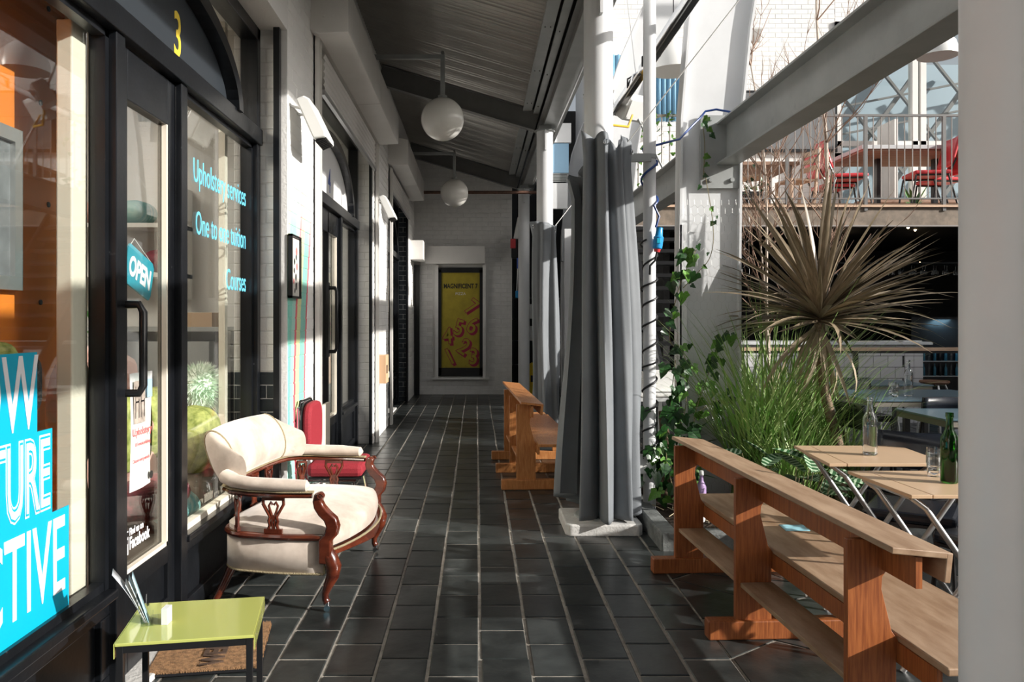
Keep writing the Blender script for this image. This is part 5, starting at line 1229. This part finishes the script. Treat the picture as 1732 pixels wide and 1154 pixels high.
# ================================================================ BALCONY
BZ=3.05; BY=11.0
RUST=mat('weathered_fascia',(.21,.165,.125),.7,var=.4,vs=5); RAILM=mat('railing_steel',(.16,.155,.15),.45); RAILR=mat('baluster_steel',(.30,.27,.25),.45)
t=thing('balcony','timber decked steel balcony with upright bar railing across the courtyard','balcony',(7,12.5,BZ))
MB().box(2.95,12,BY+.05,14.6,BZ-.06,BZ-.01).build('deck_base',RUST,t); MB().box(2.1,2.95,11.25,14.6,BZ-.06,BZ-.01).build('landing',RUST,t)
for k in range(26):
    MB().box(2.95,12,BY+.05+.137*k,BY+.05+.137*k+.128,BZ-.01,BZ+.012).build('deck_board',PLK,t)
MB().box(2.1,12,BY,BY+.05,BZ-.30,BZ-.02).build('fascia_beam',RUST,t); MB().box(2.1,12,BY-.04,BY+.04,BZ-.05,BZ-.02).build('lip',PLK,t)
MB().box(2.1,12,BY-.05,BY+.06,BZ-.32,BZ-.30).build('lower_flange',RAILR,t)
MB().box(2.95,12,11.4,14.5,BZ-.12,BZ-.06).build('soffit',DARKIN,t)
for z,h in ((BZ+1.20,.03),(BZ+.06,.02)): MB().box(2.1,12,BY-.015,BY+.015,z,z+h).build('rail',RAILM,t)
for k in range(10):
    x=2.12+1.08*k; MB().box(x-.022,x+.022,BY-.02,BY+.02,BZ-.1,BZ+1.2).build('post',RAILM,t)
bal=MB().cyl((0,0,0),(0,0,1.14),.0085,n=6).mesh('baluster',RAILR,True)
for k in range(88):
    x=2.12+.108*k
    if k%10: inst('baluster',bal,t,Matrix.Translation((x,BY,BZ+.07)))
# upper wall
wr=struct_root('wall_right',(7,14.7,3))
MB().box(2.1,6.55,14.6,14.9,3.0,10).build('masonry',MORTAR,wr); MB().box(6.55,14,14.6,14.9,6.9,10).build('masonry',MORTAR,wr); MB().box(6.55,14,14.6,14.9,3.0,3.15).build('masonry',MORTAR,wr)
brickwall(wr,F_back(2.1,14.6),4.45,3.0,9.2,WHITEP)
brickwall(wr,F_back(6.55,14.6),6.5,6.9,9.0,WHITEP)
t=thing('wall_screen','black framed grey screen on the white brick wall above the balcony','screen',(5.6,14.55,4.5))
MB().box(4.78,6.56,14.5,14.55,4.50,5.62).build('casing',BLKM,t,bevel=.004); MB().box(4.83,6.51,14.49,14.5,4.55,5.57).build('face',mat('grey_screen',(.16,.165,.17),.3),t)
# glazed conservatory windows on the upper floor
PBL=mat('pale_blue_frame',(.50,.60,.68),.5)
w8=struct_root('window_8',(9,14.6,3.2))
for x in (6.55,7.95,8.1,10.2,12.3): MB().box(x,x+.10,14.55,14.7,3.15,6.9).build('mullion',WHITES,w8)
for z in (4.40,4.62,6.8): MB().box(6.55,12.4,14.55,14.7,z,z+.09).build('rail',WHITES,w8)
MB().box(6.6,12.4,14.62,14.63,3.15,6.85).build('pane',GLASS,w8)
MB().box(6.5,12.6,18.0,18.1,2.8,7.2).build('room_back',mat('pale_blue_room',(.34,.44,.52),.6),w8)
for i in range(5):  # bars behind the pane imitate roof trusses reflected in its glass
    MB().bar((6.4+1.3*i,17.6,4.2),(8.6+1.3*i,17.6,7.2),.08,.10,up=(0,1,0)).build('reflected_truss',RAILM,w8); MB().bar((7.2+1.3*i,17.2,7.1),(9.2+1.3*i,17.2,4.6),.05,.07,up=(0,1,0)).build('reflected_bar',RAILM,w8)
for z in (4.9,5.5,6.1): MB().bar((6.5,17.4,z-.3),(12.5,17.4,z+.9),.04,.05,up=(0,1,0)).build('reflected_bar',RAILM,w8)  # long slanting bars, also standing in for reflections
t=struct_root('door_8',(7.2,14.3,3.06)); MB().box(7.28,7.34,13.9,14.5,3.08,4.95).build('leaf_frame',WHITES,t); MB().box(7.285,7.335,14.0,14.4,3.2,4.8).build('pane',GLASS,t)
# balcony furniture
TT=mat('weathered_table_boards',(.30,.18,.12),.6,var=.3,vs=6,stretch=(1,12,12)); GT=mat('grey_table_top',(.50,.51,.52),.4)
t=thing('balcony_table','grey topped long table with timber underside on the balcony','table',(6.9,12.6,BZ))
MB().box(5.75,7.7,11.9,13.2,4.0,4.06).build('table_top',GT,t,bevel=.004)
for k in range(7): MB().box(5.78,7.67,11.93+.178*k,11.93+.178*k+.17,3.975,4.0).build('under_board',TT,t)
for x in (6.3,7.2): MB().box(x-.03,x+.03,12.5,12.6,3.07,3.98).build('leg',BLKM,t); MB().box(x-.3,x+.3,12.5,12.6,3.065,3.10).build('foot',BLKM,t)
t=thing('balcony_table','small brown table at the stair end of the balcony','table',(4.5,12.6,BZ)); MB().box(3.9,4.9,12.1,13.2,3.80,3.85).build('table_top',TT,t); 
for x in (4.0,4.8):
    for y in (12.2,13.1): MB().box(x-.02,x+.02,y-.02,y+.02,3.06,3.80).build('leg',RAILM,t)
t=thing('balcony_table','red brown low bench behind the table on the balcony','bench',(8.4,13.5,BZ)); MB().box(6.6,8.6,13.6,13.95,3.45,3.5).build('seat',TT,t)
for x in (6.7,8.5): MB().box(x-.02,x+.02,13.62,13.9,3.06,3.45).build('leg',RAILM,t)
t.name='balcony_bench'
def rchair():
    t=thing('vinyl_chair','red chair','chair',(0,0,0),0,'red vinyl chairs on the balcony'); b=lambda mb,nm_,m,**k: mb.build(nm_,m,t,**k)
    b(MB().box(-.22,.22,-.22,.22,.43,.48),'seat',REDV,bevel=.02)
    b(MB().surf(lambda u,v:(-.20+.40*u,.22+.10*v+.03*math.sin(PI*u),.55+.36*v),10,5),'backrest',REDV,solid=.035,smooth=True)
    for x in (-.2,.2):
        b(MB().tube([(x,-.2,.42),(x,-.27,0)],.012,6),'leg',BLKM,smooth=True); b(MB().tube([(x,.30,0),(x,.18,.42),(x,.22,.5),(x,.27,.62)],.012,6),'leg',BLKM,smooth=True)
        b(MB().tube([(x,-.2,.42),(x,.18,.42)],.012,6),'side_rail',BLKM)
    return t
rc=rchair()
for i,(x,y,a,l) in enumerate(((5.55,12.0,82,'red vinyl chair by the pale tree trunk, back to the bare branches'),(6.62,11.75,-97,'red vinyl chair in front of the long balcony table'),(7.15,12.3,-85,'red vinyl chair nearest the glazed doors, farther of the pair at the long table'),(5.75,12.9,95,'red vinyl chair seat tucked under the end of the long table'))):
    if i==0: rc.location=(x,y,BZ+.013); rc.rotation_euler=(0,0,R(a)); rc['label']=l; rc.scale=(1.15,)*3
    else: clone(rc,(x,y,BZ+.013),R(a),l)
def wchair():
    t=thing('timber_chair','wooden chair','chair',(0,0,0),0,'timber chairs on the balcony'); WC=PLK; b=lambda mb,nm_,m,**k: mb.build(nm_,m,t,**k)
    b(MB().box(-.21,.21,-.2,.2,.43,.455),'seat',WC)
    for z in (.6,.72,.84): b(MB().box(-.2,.2,.22+(z-.6)*.15,.24+(z-.6)*.15,z,z+.07),'back_slat',WC)
    for x in (-.2,.2): b(MB().bar((x,-.18,0),(x,-.18,.43),.035,.035,up=(0,1,0)),'leg',WC); b(MB().bar((x,.17,0),(x,.27,.92),.035,.035,up=(1,0,0)),'leg',WC)
    return t
wc=wchair()
for i,(x,y,a,l) in enumerate(((4.0,11.6,60,'timber slatted chair at the stair end of the balcony'),(4.75,11.9,-80,'timber slatted chair between the saplings and the red chair'))):
    if i==0: wc.location=(x,y,BZ+.013); wc.rotation_euler=(0,0,R(a)); wc['label']=l
    else: clone(wc,(x,y,BZ+.013),R(a),l)
plant_pot('potted_palm','small dark potted palm behind the red chairs on the balcony',(7.3,13.3,BZ+.013),.14,.25,BLKM,16,.5,LEAFG)
WL=mat('white_flower',(.75,.78,.68),.6)
def trailing(x,l,seed):
    r_=random.Random(seed); t=thing('railing_plant',l,'plant',(x,BY+.15,BZ),0,'plants along the balcony railing'); MB().box(x-.25,x+.25,BY+.05,BY+.22,BZ+.013,BZ+.18).build('trough',BLKM,t,bevel=.01)
    for i in range(46):
        p=Vector((x+r_.uniform(-.28,.28),BY+.1+r_.uniform(-.1,.1),BZ+.12+abs(r_.gauss(0,.14)))); inst('leaf',r_.choice(IVY),t,Matrix.Translation(p)@Euler((r_.uniform(0,3),r_.uniform(0,3),r_.uniform(0,6))).to_matrix().to_4x4()@Matrix.Scale(.08,4))
    for i in range(10):
        p=Vector((x+r_.uniform(-.25,.25),BY+.02+r_.uniform(-.08,.02),BZ+.15+r_.uniform(0,.15))); MB().ball(p,.018,7,5).build('blossom',WL,t,smooth=True)
trailing(3.75,'leafy trough plant with white blossoms behind the railing, beside the saplings',1); trailing(2.55,'leafy trough plant behind the railing near the staircase top',2)
r_=random.Random(8); t=thing('climbing_plant','pale climbing plant twined up the balcony railing by the staircase','plant',(2.3,BY,BZ),0,'plants along the balcony railing')
MB().tube([(2.3,BY-.03,BZ+.02),(2.35,BY-.03,BZ+.6),(2.28,BY-.03,BZ+1.1),(2.6,BY-.03,BZ+1.22)],.006,6).build('stem',STEMM,t,smooth=True)
for i in range(60):
    p=Vector((2.35+r_.uniform(-.2,.4),BY-.04+r_.uniform(-.05,.05),BZ+r_.uniform(.1,1.3))); inst('leaf',IVY[2],t,Matrix.Translation(p)@Euler((r_.uniform(0,3),r_.uniform(0,3),r_.uniform(0,6))).to_matrix().to_4x4()@Matrix.Scale(.08,4))
# pendant domes, heaters, floodlights
def dome(c,r,label,top=7.4):
    t=thing('pendant_lamp',label,'lamp',c,0,'white dome pendants'); MB().lathe([(r,0),(r*.99,r*.3),(r*.85,r*.75),(r*.5,r*1.1),(.06,r*1.25),(.05,r*1.4),(.001,r*1.4)],c,36).build('shade',WHITEPL,t,smooth=True,solid=.004)
    MB().cyl((c[0],c[1],c[2]+r*1.38),(c[0],c[1],top),.006,n=6).build('cord',BLKC,t)
dome((2.22,9.0,4.25),.27,'big white dome pendant just behind the nearest curved frame')
dome((5.2,9.0,4.42),.21,'white dome pendant over the courtyard near the glazed doors')
o=MB().box(-.6,12,8.96,9.04,7.4,7.5).build('roof_purlin',PALE); tag(o,'pale steel purlin high over the courtyard carrying the pendants','beam')
def rheat(x,z,y0,y1,label):
    t=thing('radiant_heater',label,'heater',(x,(y0+y1)/2,z),0,'long silver radiant heaters'); M=Matrix.Translation((x,0,z))@Matrix.Rotation(R(-30),4,'Y')
    MB().prism([(-.09,0),(-.05,.05),(.05,.05),(.09,0),(.082,0),(.045,.042),(-.045,.042),(-.082,0)],'y',y0,y1,M).build('reflector',CHROME,t); MB().prism([(.015*math.cos(a),.02+.012*math.sin(a)) for a in [PI*k/4 for k in range(8)]],'y',y0,y1,M).build('tube',BLKM,t)
    for y in (y0+.2,y1-.2):
        MB().tube([M@Vector((-.09,y,0)),M@Vector((-.05,y,.07)),M@Vector((.05,y,.07)),M@Vector((.09,y,0))],.009,6).build('strap',BLKM,t); MB().tube([(x,y,z+.06),(x-.1,y,z+.9)],.004,5).build('chain',ALU,t)
rheat(1.47,3.62,5.0,6.9,'nearer long silver radiant heater hung beside the curved frame'); rheat(1.45,3.60,7.05,8.6,'farther long silver radiant heater ending over the pipe')
def flood(c,s,label,rz,anchor):
    t=thing('floodlight',label,'lamp',c,0,'white floodlights'); M=Matrix.Translation(c)@Euler((R(35),0,R(rz))).to_matrix().to_4x4()@Matrix.Scale(s,4)
    MB().box(-.16,.16,-.10,.06,-.14,.14,M).build('body',WHITEPL,t,bevel=.02*s); MB().box(-.13,.13,-.112,-.10,-.11,.11,M).build('lens',FLY,t); MB().cyl(c,anchor,.012,n=8).build('arm',STEEL,t)
    for k in range(4): MB().box(-.14,.14,.06,.08,-.1+.06*k,-.08+.06*k,M).build('fin',STEEL,t)
flood((1.12,7.4,3.55),.8,'white floodlight fixed under the eaves beam behind the big curtain column',60,(1.0,7.4,3.88))
flood((1.62,8.3,3.66),.9,'white floodlight near the end of the farther radiant heater',30,(1.95,8.3,3.0))
flood((4.95,14.35,6.6),1.0,'white floodlight high on the white brick wall above the balcony',0,(4.95,14.6,6.65))
o=MB().tube([(1.60,8.2,3.55),(1.50,7.9,3.36),(1.3,7.7,3.33),(1.14,7.45,3.5)],.012,8).build('yellow_cable',mat('yellow_cable',(.6,.36,.03),.4),smooth=True); tag(o,'short yellow cable looping below the floodlight behind the column','cable')
# blue corrugated panel beyond
o=MB().surf(lambda u,v:(2.2+3*0+1.6*u,14.3+.02*math.sin(u*110),5.0+1.2*v),330,2).build('trim_60',mat('blue_corrugated',(.16,.34,.50),.5),smooth=True,solid=.002); o['kind']='structure'
# side building beyond the courtyard (outside the frame): added to cut ambient light
sdw=struct_root('unseen_wall_side',(9.6,4,0))
MB().box(13,13.3,-3.5,14.6,0,4.6).build('masonry',WHITEP,sdw)
sdf=struct_root('unseen_wall_front',(4,-3.3,0)); MB().box(-1.75,7,-3.5,-3.2,0,4.6).build('masonry',KERB,sdf)  # unseen wall added behind the camera to hold back ambient light
